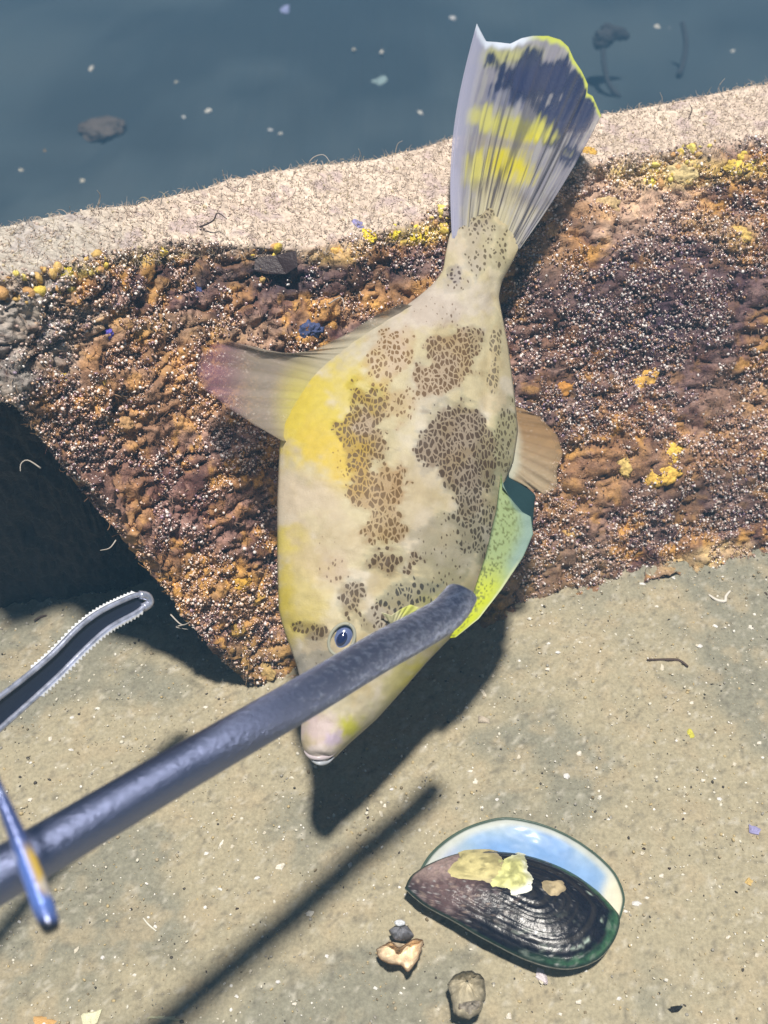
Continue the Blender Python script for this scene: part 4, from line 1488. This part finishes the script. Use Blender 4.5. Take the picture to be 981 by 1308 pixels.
for k, (qx, qy, a) in enumerate([(855, 792, 7), (872, 1047, 7), (899, 889, 6), (977, 760, 8), (908, 876, 8), (303, 1162, 6), (213, 1246, 6), (264, 1243, 6), (744, 1130, 0), (855, 1110, 6), (738, 1010, 6), (640, 935, 5), (940, 1140, 6), (822, 1085, 6), (562, 1018, 5), (470, 1045, 6)]):
    if a:
        chips.append((put('dark_speck', darkc[k % 2], qx, qy, a, a * .7, k * 40), qx, qy, 'tiny', 'black', 'debris speck', 'dark specks on the near sand'))


def special(name, qx, qy, a, b, an, col_, label, cat, seed, thick=.3, smooth_=False):
    return tag(put(name, chip_mesh(seed, col_, thick, name, smooth_), qx, qy, a, b, an), label, cat)


special('pebble', 618, 921, 22, 16, 0, (.50, .43, .34), 'round pale tan pebble just right of the fish shadow', 'pebble', 101, .4, True)
special('shell_chip', 881, 938, 11, 18, 0, (.66, .62, .10), 'bright yellow shell chip on the open sand at the right', 'shell chip', 102)
special('shell_chip', 962, 1062, 30, 16, -15, (.38, .36, .62), 'lilac shell chip near the right edge of the sand', 'shell chip', 103)
special('shell_chip', 118, 1301, 36, 24, 10, (.82, .80, .55), 'largest cream shell piece at the bottom left', 'shell', 104)
special('shell_chip', 58, 1306, 40, 16, 0, (.66, .40, .16), 'orange shell piece in the bottom left corner', 'shell', 105)
special('shell_chip', 205, 1304, 62, 12, 0, (.66, .64, .42), 'long thin yellowish shell piece at the bottom edge', 'shell', 106)
special('debris_chip', 864, 1290, 28, 12, 4, (.015, .015, .015), 'flat black oblong chip near the bottom right', 'debris', 107, .35)
special('shell_chip', 60, 197, 16, 20, 0, (.75, .42, .08), 'orange yellow chip on the dim seabed at the upper left', 'shell chip', 108)
special('shell_chip', 366, 14, 20, 26, 10, (.42, .45, .75), 'blue-white chip at the top of the dim seabed', 'shell chip', 109)
special('shell_chip', 484, 103, 26, 34, 10, (.32, .42, .42), 'pale grey-green flat patch of shell on the dim seabed', 'shell chip', 110, .12)
special('shell_chip', 955, 1128, 14, 12, 10, (.70, .50, .20), 'small orange chip by the right edge beside the mussel', 'shell chip', 111)
special('shell_chip', 692, 1248, 16, 26, 10, (.78, .70, .74), 'pinkish white knob of shell below the mussel', 'shell chip', 112, .5)

# say where each chip lies by the landmark nearest to it
LM = [('the mussel', 660, 1140), ('the cupped oyster shell', 597, 1270), ('the broken orange shell', 512, 1215), ('the curved brown twig', 850, 846), ('the bright yellow chip', 881, 938),
      ('the round tan pebble', 618, 921), ('the black prong tip', 65, 1190), ('the shadow of the fish snout', 395, 1050), ('the tip of the serrated jaw', 185, 770), ('the pale worm cast', 918, 765),
      ('the lilac chip', 962, 1062), ('the long yellowish shell piece', 205, 1304), ('the flat black chip', 864, 1290), ('the top of the tail fin', 680, 45), ('the clumped weed stalk', 780, 60),
      ('the brown stone', 132, 172), ('the pale patch of shell', 484, 103), ('the blue-white chip', 366, 14)]
cells = {}
for o, qx, qy, size, hue, cat, grp in chips:
    far_ = size == 'dim'
    nm, lx, ly = min(LM[13:] if far_ else LM[:13], key=lambda l: (l[1] - qx) ** 2 + (l[2] - qy) ** 2)
    dx, dy = qx - lx, qy - ly
    di = ('right of' if dx > 0 else 'left of') if abs(dx) > abs(dy) else ('below' if dy > 0 else 'above')
    cells.setdefault((nm, di, hue, cat), []).append((math.hypot(dx, dy), o, size, grp))
for (nm, di, hue, cat), L_ in cells.items():
    L_.sort(key=lambda t: t[0])
    for q, (_, o, size, grp) in enumerate(L_):
        od = '' if len(L_) == 1 else ['nearest ', 'second nearest ', 'third nearest ', 'fourth nearest ', 'fifth nearest '][min(q, 4)]
        where = 'on dim seabed' if size == 'dim' else 'on sand'
        tag(o, (od + ('small ' if size == 'dim' else size + ' ') + hue + ' ' + cat + ' ' + where + ' ' + di + ' ' + nm), cat, grp)

# brown stone on the far sea floor
p = at_ground(132, 172)
s = ((p - CAM) @ FW) / F
v, cc = lump((28 * s, 30 * s, 9 * s), (.14, .11, .09), 55, .4, (.05, .04, .03))
o = link('brown_stone', mesh('brown_stone', v, bf3, M_sponge, cols=cc), p + [0, 0, 6 * s])
tag(o, 'dark brown rounded stone alone on the dim seabed at the upper left', 'stone')

# dark wiry stalks on the far sea floor
M_weed = material('dark_wiry_weed', (.04, .045, .055), .7)
for pts, lb, tuft in [([(770, 62), (772, 85), (778, 108), (791, 124)], 'dark wiry weed stalk with a clump on top, right of the tail fin', True),
                      ([(872, 28), (876, 55), (873, 80), (866, 98)], 'thin dark curved weed stalk without a clump, at the upper right', False)]:
    q = at_ground(*pts[-1])
    d0 = (q - CAM) @ FW
    a = np.array(pts, float)
    C_ = spline(at_d(a[:, 0], a[:, 1], d0 - .01), 24)
    C_[-1] = q - [0, 0, .005]
    th_ = empty('weed_stalk', q, label=lb, cat='seaweed')
    V, Fc = tube(C_, np.linspace(.0036, .0042, 24) * d0 / 1.6, 7)
    obj('stalk', V, Fc, M_weed, q, th_)
    if tuft:
        for dx, dy, sc_ in [(0, -14, 14), (14, -20, 12), (24, -16, 8), (4, -26, 8), (-4, -6, 10)]:
            cpt = at_d(772 + dx, 62 + dy, d0 - .01)
            v, cc = lump(np.array((sc_, sc_ * .7, sc_ * .7)) * d0 / F, (.06, .06, .065), dx + 70, .5, (.04, .04, .045))
            obj('frond', v + cpt, bf3, M_sponge, q, th_, cols=cc)

# brown curved twig and white worm-like squiggle on the near sand
M_twig = material('brown_twig', (.06, .035, .025), .6)
for name, pts, r, mt, lb, cat in [
    ('twig', [(826, 844), (848, 843), (866, 846), (879, 852)], .0008, M_twig, 'thin dark brown curved twig lying on the sand right of centre', 'twig'),
    ('worm_cast', [(905, 760), (915, 768), (925, 770), (927, 762), (932, 757)], .0009, material('pale_cast', (.62, .58, .52), .7), 'pale squiggly worm cast on the sand near the foot of the block', 'worm cast'),
    ('twig', [(44, 794), (52, 789), (60, 787)], .0007, M_twig, 'short dark twig at the edge of the block shadow on the left', 'twig'),
    ('filament', [(183, 1173), (190, 1182), (200, 1190)], .0004, material('thread', (.6, .58, .5), .7), 'short pale thread on the sand at the lower left', 'thread')]:
    P_ = np.array([at_ground(x_, y_, r * .8) for x_, y_ in pts])
    C_ = spline(P_, 20)
    V, Fc = tube(C_, r * (.35 + .65 * np.sin(np.linspace(.3, np.pi - .3, 20))), 8)
    tag(obj(name, V, Fc, mt, C_[10]), lb, cat)

# broken shell with an orange lining and a dark knob
p = at_ground(512, 1215)
s = ((p - CAM) @ FW) / F
bs = empty('broken_shell', p, label='small broken orange and brown shell left below the mussel', cat='shell')


def curl_piece(name, ol, z0, z1, col_, colin, parent, org, seed):
    a = np.array(ol, float)
    k = len(a)
    c0 = a.mean(0)
    hinge = c0 * .45 + a[np.argmin(a[:, 1])] * .55
    a = c0 + (a - c0) * (1 + .22 * (fbm(np.stack([a[:, 0], a[:, 1], a[:, 0] * 0], -1), .12, 3, seed) - .5)[:, None])
    V, C = [], []
    qs = [1, .93, .84, .74, .62, .5, .36, .22, .08]
    for ri, q in enumerate(qs):
        g_ = hinge + (a - hinge) * q
        P0 = np.stack([g_[:, 0], g_[:, 1], g_[:, 0] * 0], -1)
        zz = z0 + (z1 - z0) * (1 - q ** 2.5)
        an_ = np.arctan2(a[:, 1] - hinge[1], a[:, 0] - hinge[0])
        zr = zz + .0014 * np.sin(an_ * 11 + seed + fbm(P0, .08, 2, 3) * 6) * q ** 2 + (fbm(P0, .11, 3, seed) - .5) * .008 + (fbm(P0, .5, 2, seed + 2) - .5) * .002
        V.append(np.array([at_z(x_, y_, org[2] + z_) for (x_, y_), z_ in zip(g_, zr)]))
        nn_ = fbm(P0, .18, 3, seed + 9)[:, None]
        cc_ = np.array(colin) * (.55 + .9 * nn_)
        if ri < 1:
            cc_ = cc_ * 0 + np.array(col_)
        elif ri == 1:
            cc_ = cc_ * .5 + np.array(col_) * .5
        C.append(cc_)
    V = np.array(V)
    V2 = V - [0, 0, .0010]
    VV = np.concatenate([V.reshape(-1, 3), V2.reshape(-1, 3)])
    n_ = len(qs) * k
    Fc = np.concatenate([gridfaces(len(qs), k, True), gridfaces(len(qs), k, True, off=n_)[:, ::-1]]).tolist()
    Fc += [[(j + 1) % k, j, j + n_, (j + 1) % k + n_] for j in range(k)]
    C = np.concatenate([np.array(C).reshape(-1, 3)] * 2)
    return obj(name, VV, Fc, M_shell, org, parent, cols=C)


def ring(ol, n_=64):
    a = np.array(ol + ol[:1], float)
    return spline(a, n_ + 1)[:-1].tolist()


curl_piece('shell_wall', ring([(480, 1212), (498, 1203), (510, 1210), (530, 1198), (541, 1205), (535, 1222), (522, 1240), (512, 1232), (498, 1230), (486, 1224)]), .011, .003, (.14, .08, .04), (.74, .60, .42), bs, p, 5)
curl_piece('shell_knob', ring([(497, 1188), (510, 1180), (524, 1186), (528, 1196), (515, 1200), (503, 1198)], 30), .008, .013, (.10, .08, .08), (.16, .16, .18), bs, p, 8)
v, cc = lump((7 * s, 4 * s, 3 * s), (.6, .62, .66), 31, .2, (.3, .3, .3))  # pale lump added in place of a glint
obj('shell_glint', v + p + [-.0005, .006, .013], bf3, M_shell, p, bs, cols=cc)['label'] = 'pale lump for the glint on the knob'
p = at_ground(597, 1270)
os_ = empty('oyster_shell', p, label='small grey cupped oyster shell below the mussel', cat='shell')
curl_piece('shell_cup', ring([(571, 1256), (585, 1245), (600, 1240), (618, 1250), (620, 1275), (612, 1292), (595, 1300), (580, 1294), (576, 1275)]), .013, .004, (.08, .07, .05), (.38, .34, .25), os_, p, 15)
curl_piece('shell_lip', ring([(586, 1282), (602, 1278), (616, 1280), (612, 1292), (597, 1299), (587, 1292)], 24), .010, .013, (.10, .08, .06), (.26, .23, .19), os_, p, 19)

# ------------------------------------------------------------------ the water
hv = bpy.data.meshes.new('haze')
x0, x1, y0, y1, z0, z1 = -7, 7, -5, 9, -2.1, .75
hv.from_pydata([(x0, y0, z0), (x1, y0, z0), (x1, y1, z0), (x0, y1, z0), (x0, y0, z1), (x1, y0, z1), (x1, y1, z1), (x0, y1, z1)], [],
               [(0, 3, 2, 1), (4, 5, 6, 7), (0, 1, 5, 4), (1, 2, 6, 5), (2, 3, 7, 6), (3, 0, 4, 7)])
hm = bpy.data.materials.new('haze')
hm.use_nodes = True
hn = hm.node_tree.nodes
hn.clear()
pv = hn.new('ShaderNodeVolumePrincipled')
pv.inputs['Color'].default_value = (.12, .26, .42, 1)
pv.inputs['Density'].default_value = .25
ho = hn.new('ShaderNodeOutputMaterial')
hm.node_tree.links.new(pv.outputs[0], ho.inputs['Volume'])
hv.materials.append(hm)
haze = bpy.data.objects.new('haze', hv)
COL.objects.link(haze)
tag(haze, 'blue-green sea water filling the whole scene', 'water', kind='stuff')
